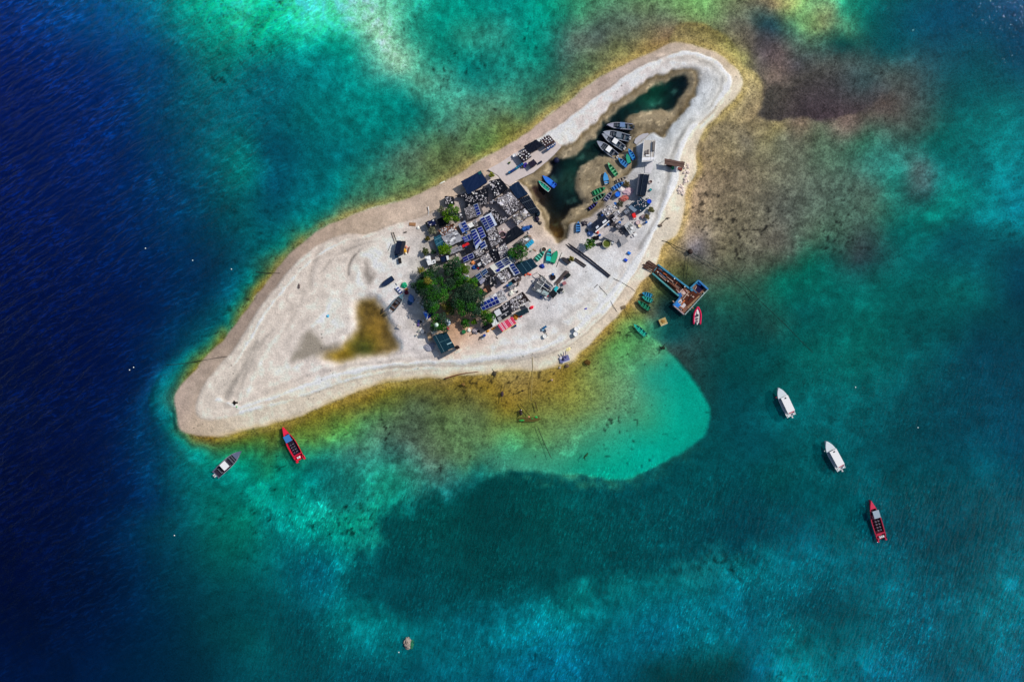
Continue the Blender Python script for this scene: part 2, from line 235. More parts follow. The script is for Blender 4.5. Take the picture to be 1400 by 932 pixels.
RIDGES = [('492,343 482,353 477,365 477,377', 1.8, -.17), ('440,340 430,358 427,375 426,395', 3.5, -.10), ('352,468 335,500 318,530 309,548', 4, -.10), ('374,450 352,480 335,515 325,545', 2.6, -.07), ('395,440 372,470 352,505 340,540', 3, .06),  # first entry also darkens the sand colour with a crisp arc shadow
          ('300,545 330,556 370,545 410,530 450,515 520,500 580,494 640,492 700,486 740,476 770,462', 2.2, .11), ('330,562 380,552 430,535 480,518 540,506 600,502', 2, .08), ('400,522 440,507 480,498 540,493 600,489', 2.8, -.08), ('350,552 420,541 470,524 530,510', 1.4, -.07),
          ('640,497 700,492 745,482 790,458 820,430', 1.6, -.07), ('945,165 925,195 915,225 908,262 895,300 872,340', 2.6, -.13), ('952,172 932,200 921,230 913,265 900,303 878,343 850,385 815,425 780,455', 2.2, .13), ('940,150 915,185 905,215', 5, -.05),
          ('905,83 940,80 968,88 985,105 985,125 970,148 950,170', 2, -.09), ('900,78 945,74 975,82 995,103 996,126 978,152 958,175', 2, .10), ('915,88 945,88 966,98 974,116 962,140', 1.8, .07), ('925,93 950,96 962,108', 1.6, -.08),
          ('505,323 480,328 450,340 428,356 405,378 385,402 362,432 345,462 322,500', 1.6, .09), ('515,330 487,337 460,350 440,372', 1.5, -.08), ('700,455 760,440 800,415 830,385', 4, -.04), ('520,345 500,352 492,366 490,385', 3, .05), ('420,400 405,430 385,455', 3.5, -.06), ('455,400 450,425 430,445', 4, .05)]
def sstep(a, b, x):
    t = np.clip((x - a) / (b - a), 0, 1); return t * t * (3 - 2 * t)

# coarse fields
CX0, CY0, CST = -60, -60, 4
cx = np.arange(CX0, 1464, CST); cy = np.arange(CY0, 996, CST)
GX, GY = np.meshgrid(cx, cy)
qx, qy = np.clip(GX, 0, 1400), np.clip(GY, 0, 932)
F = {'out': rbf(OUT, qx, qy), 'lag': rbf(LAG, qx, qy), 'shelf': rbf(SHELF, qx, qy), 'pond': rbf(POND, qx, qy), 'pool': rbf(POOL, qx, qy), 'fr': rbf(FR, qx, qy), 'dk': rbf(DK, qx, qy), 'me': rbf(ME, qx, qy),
     'sand': rbf(SAND, qx, qy), 'wet': rbf(WET, qx, qy)}
D = {k: sdf(p, GX, GY) for k, p in dict(shore=SHORE, dry=DRY, lag=LAGP, shelf=SHELFP, pond=PONDP, wetp=WETP, pool=POOLP, fr=FRP, dk=DKP, me=MEP, grey=GREYP, grey2=GREY2).items()}
def samp(f, x, y):
    u = np.clip((x - CX0) / CST, 0, len(cx) - 1.001); v = np.clip((y - CY0) / CST, 0, len(cy) - 1.001)
    i = u.astype(int); j = v.astype(int); a = u - i; b = v - j
    if f.ndim == 3: a = a[..., None]; b = b[..., None]
    return (f[j, i] * (1 - a) + f[j, i + 1] * a) * (1 - b) + (f[j + 1, i] * (1 - a) + f[j + 1, i + 1] * a) * b

# fine grid: 2 px inside the frame, stretching out to the horizon
def axis(n):
    mid = np.arange(-40, n + 41, 2.0)
    far = np.array([60, 120, 300, 800, 2500, 8000, 40000.0])
    return np.concatenate([-40 - far[::-1], mid, mid[-1] + far])
ax_, ay_ = axis(1400), axis(932)
X, Y = np.meshgrid(ax_, ay_)
Xc, Yc = np.clip(X, -55, 1455), np.clip(Y, -55, 987)
wx = fbm(Xc, Yc, 46, 4, 1.3) * 22; wy = fbm(Xc, Yc, 46, 4, 7.7) * 22
sx = fbm(Xc, Yc, 14, 3, 3.1) * 7; sy = fbm(Xc, Yc, 14, 3, 9.2) * 7
s = lambda k, k2=1.0: samp(D[k], Xc + sx * k2, Yc + sy * k2)
shore = s('shore', 0.45); dry = s('dry', 0.5)
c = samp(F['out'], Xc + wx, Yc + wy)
m = sstep(-14, 6, s('shelf') + 4)[..., None]; c = c * (1 - m) + samp(F['shelf'], Xc + wx * .3, Yc + wy * .3) * m
def region(c, k, soft, warp=1.0, cw=.5, rag=0):
    d = s(k, warp) + rag * (fbm(Xc, Yc, 26, 5, 31.3) * 1.0 + fbm(Xc, Yc, 9, 3, 33.1) * .5); m_ = np.clip((d + soft) / (2 * soft), 0, 1)[..., None]; m_ = m_ * m_ * (3 - 2 * m_)
    return c * (1 - m_) + samp(F[k], Xc + wx * cw, Yc + wy * cw) * m_
c = region(c, 'me', 15 + 12 * sstep(800, 950, Xc) + 8 * sstep(760, 820, Yc), 2.6, .5, 44)
c = region(c, 'dk', 4 + 18 * sstep(128, 100, Yc) + 14 * sstep(1170, 1230, Xc), 1.6, .5, 17)
c = region(c, 'fr', 3.5, 1.0)
lagd = s('lag', 0.9)
soft = 3.0 + 23.0 * sstep(700, 640, Xc)
m = np.clip((lagd + soft) / (2 * soft), 0, 1)[..., None]; m = m * m * (3 - 2 * m)
c = c * (1 - m) + samp(F['lag'], Xc + wx * .5, Yc + wy * .5) * m
# reef patches: darker weed and paler sand on the bed, several sizes
big = fbm(Xc, Yc, 70, 5, 4.4); med = fbm(Xc, Yc, 22, 4, 8.1); fin = fbm(Xc, Yc, 6, 3, 2.2)
lum = c.mean(2, keepdims=True)
amp = np.clip((lum - 25) / 60, 0.15, 1)
smooth = np.clip((m * (c[..., 1:2] > 142) * (c[..., :1] < 70)), 0, 1)
calm = (1 - .68 * m)
c = c * (1 + calm * amp * (1 - .75 * smooth) * (0.14 * big + 0.27 * med + 0.62 * fin)[..., None])
patch = sstep(.03, .13, fbm(Xc, Yc, 38, 5, 10.7)) * sstep(560, 640, Yc + .25 * Xc - 0 * Xc) + .6 * sstep(.05, .16, fbm(Xc, Yc, 24, 5, 13.9)) * sstep(300, 380, Xc)
patch = patch * (1 - sstep(70, 110, c[..., 0]))
c = c * (1 + .20 * patch[..., None] * np.clip(amp, .5, 1) * (1 - .8 * smooth) - .05)
dots = (fbm(Xc, Yc, 5, 2, 6.6) + 0.5 * fbm(Xc, Yc, 60, 2, 1.9))
c = c * (1 - 0.55 * (sstep(0.33, 0.40, dots) * np.clip((lum[..., 0] - 40) / 40, 0, 1))[..., None])
csea = np.clip(c, 0, 235)
sea = shore < 0
# yellow algae rim right at the waterline
rim = np.exp(-((shore + 3.5) / 6.0) ** 2) * sstep(400, 500, Xc + Yc * .25) * (0.55 + fbm(Xc, Yc, 30, 3, 5.5))
csea = csea * (1 - rim[..., None] * .75) + np.array([182, 160, 92]) * rim[..., None] * .75
# land
dw = 2.5 + 5 * sstep(470, 500, Yc) * sstep(330, 380, Xc)
dm = np.clip((dry + dw) / (2 * dw), 0, 1)[..., None]; dm = dm * dm * (3 - 2 * dm)
land = samp(F['wet'], Xc + wx * .4, Yc + wy * .4) * (1 - dm) + samp(F['sand'], Xc + wx * .4, Yc + wy * .4) * dm
ln = dry + fbm(Xc, Yc, 60, 3, 2.7) * 26
strand = .45 * sum(a * np.exp(-((ln - o) / wd) ** 2) for o, wd, a in ((3, 2.2, .10), (11, 2.4, .07), (17, 3, -.06), (24, 2.5, .06), (34, 4, -.06), (44, 3, .05), (58, 5, -.05)))
crest = np.exp(-((dry - 3) / 2.2) ** 2) * .12 * sstep(760, 860, Xc)
rX, rY = Xc + sx * .6, Yc + sy * .6
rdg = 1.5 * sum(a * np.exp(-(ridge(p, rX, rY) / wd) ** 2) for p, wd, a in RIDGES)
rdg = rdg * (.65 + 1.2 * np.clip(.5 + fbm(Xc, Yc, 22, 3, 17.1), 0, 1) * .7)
thin = np.exp(-((dry + 1.2) / 1.0) ** 2) * -0.13 * sstep(0, 1, (Xc - 460) / 60)  # shadow line under the scarp, darkened into the sand colour
vil = sstep(0, 40, np.minimum(np.minimum(Xc - 560, 800 - Xc), np.minimum(Yc - 215, 470 - Yc)))
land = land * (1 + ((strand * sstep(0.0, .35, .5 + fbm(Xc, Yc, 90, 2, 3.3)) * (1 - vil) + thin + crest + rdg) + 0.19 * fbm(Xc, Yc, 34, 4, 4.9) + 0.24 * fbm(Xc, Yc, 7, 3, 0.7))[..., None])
rl = np.exp(-(np.clip(shore, 0, 99) / 4.5) ** 2) * np.maximum(sstep(470, 500, Yc) * sstep(260, 330, Xc), .2 * sstep(860, 900, Xc)) * (.6 + fbm(Xc, Yc, 30, 3, 5.5))
land = land * (1 - rl[..., None] * .8) + np.array([196, 170, 112]) * rl[..., None] * .8
stain = sstep(.12, .3, fbm(Xc, Yc, 26, 4, 12.2)) * vil
land = land * (1 - .16 * stain[..., None])
wetd = s('wetp', 1.5); wm = sstep(-2.5, 2.5, wetd)[..., None]
wcol = np.array([150, 136, 112]) + (fbm(Xc, Yc, 18, 4, 6.1) * 55)[..., None] - (np.exp(-((wetd - 2) / 3.5) ** 2) * 34)[..., None]
wst = sstep(.16, .26, fbm(Xc, Yc, 5, 3, 21.1))
wcol = wcol * (1 + (.34 * fbm(Xc, Yc, 8, 4, 22.3) + .3 * wst - .25 * sstep(.12, .25, fbm(Xc, Yc, 14, 4, 23.7)))[..., None])
wcol = wcol * np.where((Xc > 800) & (Yc > 215), .93, 1)[..., None]
land = land * (1 - wm) + wcol * wm
for k, col, a in (('grey', (132, 124, 112), .8), ('grey2', (112, 104, 98), .85)):
    g = (sstep(-6, 7, s(k, 1.6)) * a)[..., None]; land = land * (1 - g) + np.array(col) * g
# sediment halo round the brown pool
pd = s('pool', 1.1) - 2.0; g = sstep(-11, 2, pd)[..., None] * .8; land = land * (1 - g) + np.array([150, 130, 92]) * g
pondd = s('pond', 1.7)
pondm = sstep(-2.5, 3.0, pondd)[..., None]; poolm = sstep(-7, 5, pd)[..., None]
pn = sstep(.07, .30, fbm(Xc, Yc, 15, 4, 3.9))[..., None] * sstep(1, 9, pondd)[..., None]
pc = samp(F['pond'], Xc + wx * .3, Yc + wy * .3) * (1 + (.7 * fbm(Xc, Yc, 9, 4, 5.9) + .5 * fin)[..., None]) + pn * np.array([40, 62, 55])
pl = samp(F['pool'], Xc + wx * .3, Yc + wy * .3) * (1 + (.9 * fbm(Xc, Yc, 12, 4, 7.9))[..., None])
shm = sstep(-2.2, 2.2, shore)[..., None]
full = csea * (1 - shm) + land * shm
sw = np.exp(-((shore + .3 + 3.5 * fbm(Xc, Yc, 12, 3, 41.0)) / 1.1) ** 2) * sstep(-.05, .25, fbm(Xc, Yc, 22, 3, 43.0)) * np.where(Yc < 420, .55, .32)
full = full * (1 - sw[..., None]) + np.array([222, 222, 212]) * sw[..., None]
full = full * (1 - pondm) + pc * pondm
full = full * (1 - poolm) + pl * poolm
full = np.clip(full, 0, 238)
# opacity of the water column and depth
mx = full.max(2); ratio = full[..., 0] / np.maximum(mx, 1)
navy = sstep(1.0, 2.3, full[..., 2] / np.maximum(full[..., 1], 1)) * sstep(40, 10, full[..., 0])
f = np.clip(0.13 + 0.40 * (1 - ratio) + 0.42 * navy, 0, 0.93)
sink = np.maximum(sstep(0, 6, -shore), np.maximum(sstep(0, 5, pondd), sstep(0, 6, pd) * .8))
f = np.clip(f + .16 * sstep(560, 700, Yc) * sstep(250, 420, Xc) * (1 - ratio), 0, .93)
f = f * sink
Lc = np.array(LIT)
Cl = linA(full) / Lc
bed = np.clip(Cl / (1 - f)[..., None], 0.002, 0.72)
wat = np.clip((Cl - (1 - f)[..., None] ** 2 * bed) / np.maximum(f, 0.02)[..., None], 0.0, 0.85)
undw = np.maximum(sstep(0, 6, -shore), np.maximum(sstep(0, 5, pondd), sstep(0, 6, pd)))[..., None]
bed = np.clip(bed * (1 + .0 * undw), 0, .85); wat = wat * 1.05
depth = np.where(sea, 0.10 + 0.6 * sstep(0, 22, -shore) + 0.8 * sstep(.3, .5, f) + 5 * navy, 0)
zb = np.where(sea, -depth * sstep(-1.0, 6, -shore) - 0.02, np.clip(shore * S * 0.16, 0, 0.75) + 0.22 * sstep(-2, 3, dry) + 0.05)
zb = zb + np.where(sea, 0, (strand * .5 + rdg * .8 + .05 * fbm(Xc, Yc, 20, 3, 1.1)) * sstep(2, 10, shore))
zb = zb - wm[..., 0] * 0.45 * sstep(0, 10, shore)
zb = np.where(~sea, np.where(pondd > 0, -0.06 - np.clip(pondd * .1, 0, 1.3), zb * sstep(0, 8, -pondd) + 0.04), zb)
zb = np.where(~sea, np.where(pd > 0, -0.03 - np.clip(pd * .03, 0, .35), zb * sstep(0, 14, -pd) + 0.03), zb)
zb = zb + np.where(sea, (.12 * fin + .3 * med) * np.clip(depth * .5, 0, 1) * .8, 0)

WX, WY = (X - 700) * S, (466 - Y) * S
def sheet(name, Z):
    ny, nx = X.shape
    me = bpy.data.meshes.new(name)
    co = np.stack([WX, WY, Z], -1).reshape(-1, 3).astype(np.float32)
    idx = np.arange(nx * ny).reshape(ny, nx)
    fc = np.stack([idx[1:, :-1], idx[1:, 1:], idx[:-1, 1:], idx[:-1, :-1]], -1).reshape(-1, 4)
    me.vertices.add(len(co)); me.vertices.foreach_set('co', co.ravel())
    me.loops.add(fc.size); me.loops.foreach_set('vertex_index', fc.ravel().astype(np.int32))
    me.polygons.add(len(fc)); me.polygons.foreach_set('loop_start', np.arange(0, fc.size, 4, dtype=np.int32))
    me.polygons.foreach_set('use_smooth', np.ones(len(fc), bool))
    me.update(calc_edges=True)
    o = bpy.data.objects.new(name, me); COL.objects.link(o); o['kind'] = 'structure'
    return o
def attr(o, name, rgb, a):
    at = o.data.color_attributes.new(name, 'FLOAT_COLOR', 'POINT')
    at.data.foreach_set('color', np.concatenate([rgb, a[..., None]], -1).reshape(-1).astype(np.float32))

def gz(px, py):
    i = int(np.argmin(np.abs(ax_ - px))); j = int(np.argmin(np.abs(ay_ - py)))
    return float(zb[j, i])
def P(px, py, z=0.0):
    k = 1 - z / H
    return ((px - 700) * S * k, (466 - py) * S * k)

# ------------------------------------------------------------------ node helpers
class NT:
    def __init__(s, name):
        s.m = bpy.data.materials.new(name); s.m.use_nodes = True; s.t = s.m.node_tree; s.t.nodes.clear()
        s.out = s.n('ShaderNodeOutputMaterial')
    def n(s, ty, **kw):
        nd = s.t.nodes.new(ty)
        for k, v in kw.items(): setattr(nd, k, v)
        return nd
    def l(s, a, b): s.t.links.new(a, b)
    def math(s, op, a, b=None, c=None):
        nd = s.n('ShaderNodeMath', operation=op)
        for i, v in enumerate((a, b, c)):
            if v is None: continue
            if isinstance(v, (int, float)): nd.inputs[i].default_value = v
            else: s.l(v, nd.inputs[i])
        return nd.outputs[0]
    def noise(s, vec, scale, detail=3, rough=.55, dist=0):
        nd = s.n('ShaderNodeTexNoise'); nd.inputs['Scale'].default_value = scale; nd.inputs['Detail'].default_value = detail
        nd.inputs['Roughness'].default_value = rough; nd.inputs['Distortion'].default_value = dist
        s.l(vec, nd.inputs['Vector']); return nd.outputs['Fac']
    def mapping(s, vec, rot=0, scale=(1, 1, 1)):
        a = s.n('ShaderNodeMapping'); a.inputs['Rotation'].default_value = (0, 0, rot); s.l(vec, a.inputs['Vector'])
        b = s.n('ShaderNodeMapping'); b.inputs['Scale'].default_value = scale; s.l(a.outputs[0], b.inputs['Vector']); return b.outputs[0]
    def scalec(s, col, fac):
        nd = s.n('ShaderNodeVectorMath', operation='SCALE'); s.l(col, nd.inputs[0]); s.l(fac, nd.inputs['Scale']); return nd.outputs[0]
    def ramp(s, fac, a, b):
        nd = s.n('ShaderNodeMapRange', interpolation_type='SMOOTHSTEP'); s.l(fac, nd.inputs[0])
        nd.inputs[1].default_value = a; nd.inputs[2].default_value = b; return nd.outputs[0]

# ---- ground and sea bed
ground = sheet('ground', zb)
alpha_sea = np.where(shore < 0, 1.0, 0.0) * (1 - .6 * smooth[..., 0])
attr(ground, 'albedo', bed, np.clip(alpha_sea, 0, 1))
g = NT('sand_and_reef')
at = g.n('ShaderNodeAttribute', attribute_name='albedo'); pos = g.n('ShaderNodeNewGeometry').outputs['Position']
n1 = g.noise(pos, 1.9, 4, .72); n2 = g.noise(pos, .33, 4, .6, .6); n3 = g.noise(pos, 5.0, 2, .6)
ga = g.math('MULTIPLY_ADD', at.outputs['Alpha'], 1.35, .42)     # grain strength: sea bed rougher than sand
gr = g.math('MULTIPLY', g.math('SUBTRACT', n1, .5), g.math('MULTIPLY', ga, 2.0))
pt = g.math('MULTIPLY', g.math('SUBTRACT', n2, .5), g.math('MULTIPLY', ga, 0.9))
fg = g.math('MULTIPLY', g.math('SUBTRACT', n3, .5), .55)
tot = g.math('MAXIMUM', g.math('ADD', g.math('ADD', gr, pt), g.math('ADD', fg, 1.0)), .15)
vo = g.n('ShaderNodeTexVoronoi'); vo.inputs['Scale'].default_value = .55; g.l(pos, vo.inputs['Vector'])
spk = g.math('MULTIPLY', g.ramp(vo.outputs['Distance'], .17, .07), g.ramp(g.noise(pos, .09, 2), .50, .62))
tot = g.math('MULTIPLY', tot, g.math('SUBTRACT', 1.0, g.math('MULTIPLY', spk, .55)))
col = g.scalec(at.outputs['Color'], tot)
bs = g.n('ShaderNodeBsdfPrincipled'); bs.inputs['Roughness'].default_value = .95; bs.inputs['Specular IOR Level'].default_value = .15
g.l(col, bs.inputs['Base Color'])
bp = g.n('ShaderNodeBump'); bp.inputs['Strength'].default_value = .6; bp.inputs['Distance'].default_value = .25; g.l(n1, bp.inputs['Height']); g.l(bp.outputs[0], bs.inputs['Normal'])
g.l(bs.outputs[0], g.out.inputs[0]); ground.data.materials.append(g.m)

# ---- water
water = sheet('water', np.zeros_like(zb))
attr(water, 'scatter', wat, f)
deep = sstep(430, 250, Xc + .25 * (Yc - 400)) * np.clip(1 - (Yc - 650) / 500, .35, 1)
bott = np.maximum(sstep(560, 700, Yc) * sstep(250, 420, Xc), .6 * sstep(1000, 1120, Xc) * sstep(380, 520, Yc))
attr(water, 'sea_state', np.stack([deep, bott, sstep(0, 60, -shore)], -1), np.ones_like(deep))
g = NT('sea_water'); at = g.n('ShaderNodeAttribute', attribute_name='scatter'); st = g.n('ShaderNodeAttribute', attribute_name='sea_state')
sep = g.n('ShaderNodeSeparateColor'); g.l(st.outputs['Color'], sep.inputs[0])
pos = g.n('ShaderNodeNewGeometry').outputs['Position']
hA = g.noise(g.mapping(pos, R(-33), (.16, .62, 1)), 1.0, 5, .62, .6)
hA2 = g.noise(g.mapping(pos, R(-22), (.35, 1.3, 1)), 1.0, 4, .6, .4)
hB = g.noise(g.mapping(pos, R(-72), (.22, 1.1, 1)), 1.0, 4, .62, .3)
hC = g.noise(g.mapping(pos, R(-58), (.8, 1.7, 1)), 1.0, 3, .6, .2)
sharp = lambda h: g.math('POWER', g.math('SUBTRACT', 1.0, g.math('ABSOLUTE', g.math('MULTIPLY', g.math('SUBTRACT', h, .5), 2.6))), 2.0)
hgt = g.math('MULTIPLY', sep.outputs[0], g.math('ADD', g.math('MULTIPLY', sharp(hA), .30), g.math('MULTIPLY', hA2, .30)))
hgt = g.math('ADD', hgt, g.math('MULTIPLY', sep.outputs[1], g.math('MULTIPLY', sharp(hB), .22)))
hgt = g.math('ADD', hgt, g.math('MULTIPLY', g.math('MULTIPLY_ADD', sep.outputs[2], .05, .01), hC))
bp = g.n('ShaderNodeBump'); bp.inputs['Strength'].default_value = 1; bp.inputs['Distance'].default_value = 1.0; g.l(hgt, bp.inputs['Height'])
df = g.n('ShaderNodeBsdfDiffuse'); g.l(bp.outputs[0], df.inputs['Normal'])
nz = g.math('ADD', g.math('MULTIPLY', g.math('SUBTRACT', g.noise(pos, .9, 4, .7), .5), .7), 1.0)
gust = g.ramp(g.noise(pos, .035, 3, .6, .8), .34, .66)
cr = g.math('MULTIPLY', g.math('MULTIPLY', sep.outputs[0], gust), g.math('MULTIPLY', g.ramp(sharp(hA), .62, 1.0), g.ramp(hA2, .40, .66)))
cr2 = g.math('MULTIPLY', sep.outputs[1], g.math('MULTIPLY', g.ramp(sharp(hB), .74, 1.0), g.math('ADD', .22, g.math('MULTIPLY', g.ramp(hC, .46, .64), g.ramp(g.noise(pos, .05, 3, .6), .36, .62)))))
nz = g.math('ADD', nz, g.math('ADD', g.math('MULTIPLY', cr, 2.2), g.math('MULTIPLY', cr2, 2.0)))  # crest highlights, foam streaks and glints brightened into the scatter colour
g.l(g.scalec(at.outputs['Color'], nz), df.inputs['Color'])
tr = g.n('ShaderNodeBsdfTransparent'); mx_ = g.n('ShaderNodeMixShader')
g.l(at.outputs['Alpha'], mx_.inputs[0]); g.l(tr.outputs[0], mx_.inputs[1]); g.l(df.outputs[0], mx_.inputs[2])
gl = g.n('ShaderNodeBsdfGlossy'); gl.inputs['Roughness'].default_value = .06; gl.inputs['Color'].default_value = (.2, .25, .32, 1); g.l(bp.outputs[0], gl.inputs['Normal'])
fr = g.n('ShaderNodeFresnel'); fr.inputs['IOR'].default_value = 1.33; g.l(bp.outputs[0], fr.inputs['Normal'])
m2 = g.n('ShaderNodeMixShader'); g.l(g.math('MULTIPLY', fr.outputs[0], g.math('SUBTRACT', 1.0, g.n('ShaderNodeNewGeometry').outputs['Backfacing'])), m2.inputs[0]); g.l(mx_.outputs[0], m2.inputs[1]); g.l(gl.outputs[0], m2.inputs[2])
g.l(m2.outputs[0], g.out.inputs[0]); water.data.materials.append(g.m)

# ------------------------------------------------------------------ materials for built things
_mats = {}
def M(c, rough=.75, var=.18, scale=2.5, metal=0.0, spec=.12, leaf=False):
    key = (tuple(c), rough, var, scale, metal, leaf)
    if key in _mats: return _mats[key]
    g = NT('surface'); a = alb(c)
    bs = g.n('ShaderNodeBsdfPrincipled'); bs.inputs['Roughness'].default_value = rough; bs.inputs['Metallic'].default_value = metal
    bs.inputs['Specular IOR Level'].default_value = spec
    tc = g.n('ShaderNodeTexCoord').outputs['Object']
    nz = g.noise(tc, scale, 4, .65); n2 = g.noise(tc, scale * 6, 2, .6)
    k = g.math('ADD', g.math('MULTIPLY', g.math('SUBTRACT', nz, .5), var * 3.2), g.math('MULTIPLY_ADD', g.math('SUBTRACT', n2, .5), var * 1.6, 1.0))
    k = g.math('MAXIMUM', k, .2)
    rgb = g.n('ShaderNodeRGB'); rgb.outputs[0].default_value = (*a, 1)
    src = rgb.outputs[0]
    if leaf:
        at = g.n('ShaderNodeAttribute', attribute_name='leaf'); src = at.outputs['Color']
        k = g.math('MULTIPLY_ADD', g.math('SUBTRACT', nz, .5), .5, 1.0)
    g.l(g.scalec(src, k), bs.inputs['Base Color'])
    if leaf:
        tl = g.n('ShaderNodeBsdfTranslucent'); g.l(g.scalec(src, k), tl.inputs['Color'])
        mx = g.n('ShaderNodeMixShader'); mx.inputs[0].default_value = .25; g.l(bs.outputs[0], mx.inputs[1]); g.l(tl.outputs[0], mx.inputs[2])
        g.l(mx.outputs[0], g.out.inputs[0])
    else:
        bp = g.n('ShaderNodeBump'); bp.inputs['Strength'].default_value = .35; bp.inputs['Distance'].default_value = .05
        g.l(n2, bp.inputs['Height']); g.l(bp.outputs[0], bs.inputs['Normal'])
        g.l(bs.outputs[0], g.out.inputs[0])
    _mats[key] = g.m; return g.m

# ------------------------------------------------------------------ mesh builder
class MB:
    def __init__(s): s.v = []; s.f = []; s.c = []
    def add(s, vs, fs, c=None):
        b = len(s.v); s.v += [tuple(p) for p in vs]; s.f += [tuple(b + i for i in q) for q in fs]
        if c is not None: s.c += [c] * len(fs)
        return s
    def box(s, x, y, z, sx, sy, sz, rot=0, taper=1.0, c=None):
        # z = underside
        ca, sa = math.cos(rot), math.sin(rot); vs = []
        for k, t in ((0, 1), (1, taper)):
            for dx, dy in ((-1, -1), (1, -1), (1, 1), (-1, 1)):
                a, b = dx * sx / 2 * t, dy * sy / 2 * t
                vs.append((x + a * ca - b * sa, y + a * sa + b * ca, z + k * sz))
        return s.add(vs, [(3, 2, 1, 0), (4, 5, 6, 7), (0, 1, 5, 4), (1, 2, 6, 5), (2, 3, 7, 6), (3, 0, 4, 7)], c)
    def slab(s, top, th):
        # top: list of (x,y,z), thickness downward
        n = len(top); a = sum(top[i][0] * top[(i + 1) % n][1] - top[(i + 1) % n][0] * top[i][1] for i in range(n))
        if a < 0: top = top[::-1]
        vs = list(top) + [(x, y, z - th) for x, y, z in top]
        return s.add(vs, [tuple(range(n)), tuple(range(2 * n - 1, n - 1, -1))] + [(i, i + n, (i + 1) % n + n, (i + 1) % n) for i in range(n)])
    def prism(s, poly, z0, z1):
        return s.slab([(x, y, z1) for x, y in poly], z1 - z0)
    def cyl(s, x, y, z, r, h, n=12, r2=None, hole=0):
        r2 = r if r2 is None else r2; vs = []
        for k, rr in ((0, r), (1, r2)):
            for i in range(n):
                t = 2 * math.pi * i / n; vs.append((x + rr * math.cos(t), y + rr * math.sin(t), z + k * h))
        fs = [tuple(range(n - 1, -1, -1)), tuple(range(n, 2 * n))] + [(i, (i + 1) % n, (i + 1) % n + n, i + n) for i in range(n)]
        return s.add(vs, fs)
    def ring(s, x, y, z, ro, ri, h, n=16):
        vs = []
        for zz in (z, z + h):
            for rr in (ro, ri):
                for i in range(n):
                    t = 2 * math.pi * i / n; vs.append((x + rr * math.cos(t), y + rr * math.sin(t), zz))
        fs = []
        for i in range(n):
            j = (i + 1) % n
            fs += [(i, j, 2 * n + j, 2 * n + i), (n + j, n + i, 3 * n + i, 3 * n + j), (2 * n + i, 2 * n + j, 3 * n + j, 3 * n + i), (j, i, n + i, n + j)]
        return s.add(vs, fs)
    def tube(s, P_, r, n=6, cap=True):
        vs = []; m = len(P_)
        rr = r if isinstance(r, (list, tuple)) else [r] * m
        for k in range(m):
            a = np.array(P_[max(k - 1, 0)]); b = np.array(P_[min(k + 1, m - 1)]); d = b - a; d = d / (np.linalg.norm(d) + 1e-9)
            u = np.cross(d, (0, 0, 1.0)); 
            if np.linalg.norm(u) < 1e-3: u = np.array((1.0, 0, 0))
            u /= np.linalg.norm(u); v = np.cross(u, d)
            for i in range(n):
                t = 2 * math.pi * i / n; p = np.array(P_[k]) + rr[k] * (u * math.cos(t) + v * math.sin(t)); vs.append(tuple(p))
        fs = [(k * n + i, k * n + (i + 1) % n, (k + 1) * n + (i + 1) % n, (k + 1) * n + i) for k in range(m - 1) for i in range(n)]
        if cap: fs += [tuple(range(n - 1, -1, -1)), tuple((m - 1) * n + i for i in range(n))]
        return s.add(vs, fs)
    def blob(s, x, y, z, rx, ry, rz, n=8, m=5, jag=.18, rnd=random):
        vs = [(x, y, z - rz)]
        for k in range(1, m):
            ph = -math.pi / 2 + math.pi * k / m
            for i in range(n):
                t = 2 * math.pi * i / n; q = 1 + rnd.uniform(-jag, jag)
                vs.append((x + rx * q * math.cos(ph) * math.cos(t), y + ry * q * math.cos(ph) * math.sin(t), z + rz * q * math.sin(ph)))
        vs.append((x, y, z + rz)); L = len(vs) - 1
        fs = [(0, 1 + (i + 1) % n, 1 + i) for i in range(n)]
        for k in range(m - 2):
            for i in range(n): fs.append((1 + k * n + i, 1 + k * n + (i + 1) % n, 1 + (k + 1) * n + (i + 1) % n, 1 + (k + 1) * n + i))
        fs += [(1 + (m - 2) * n + i, 1 + (m - 2) * n + (i + 1) % n, L) for i in range(n)]
        return s.add(vs, fs)
    def build(s, name, mat, parent=None, smooth=False, leafcol=None):
        me = bpy.data.meshes.new(name); me.from_pydata(s.v, [], s.f); me.update()
        if smooth: me.polygons.foreach_set('use_smooth', [True] * len(me.polygons))
        if s.c and len(s.c) == len(s.f):
            at = me.color_attributes.new('leaf', 'FLOAT_COLOR', 'CORNER'); arr = np.empty((len(me.loops), 4), np.float32); k = 0
            for fc, c in zip(s.f, s.c): arr[k:k + len(fc)] = (*c, 1); k += len(fc)
            at.data.foreach_set('color', arr.ravel())
        me.materials.append(mat)
        o = bpy.data.objects.new(name, me); COL.objects.link(o)
        if parent is not None: o.parent = parent
        return o
def tag(o, label, cat, group=None):
    o['label'] = label; o['category'] = cat
    if group: o['group'] = group
    return o
def thing(name, label, cat, x, y, z, rot=0, group=None):
    o = bpy.data.objects.new(name, None); COL.objects.link(o); o.location = (x, y, z); o.rotation_euler = (0, 0, rot); o.empty_display_size = .3
    return tag(o, label, cat, group)
def copy_tree(o, parent=None):
    c = o.copy(); COL.objects.link(c)
    if parent is not None: c.parent = parent
    for ch in list(o.children): copy_tree(ch, c)
    return c

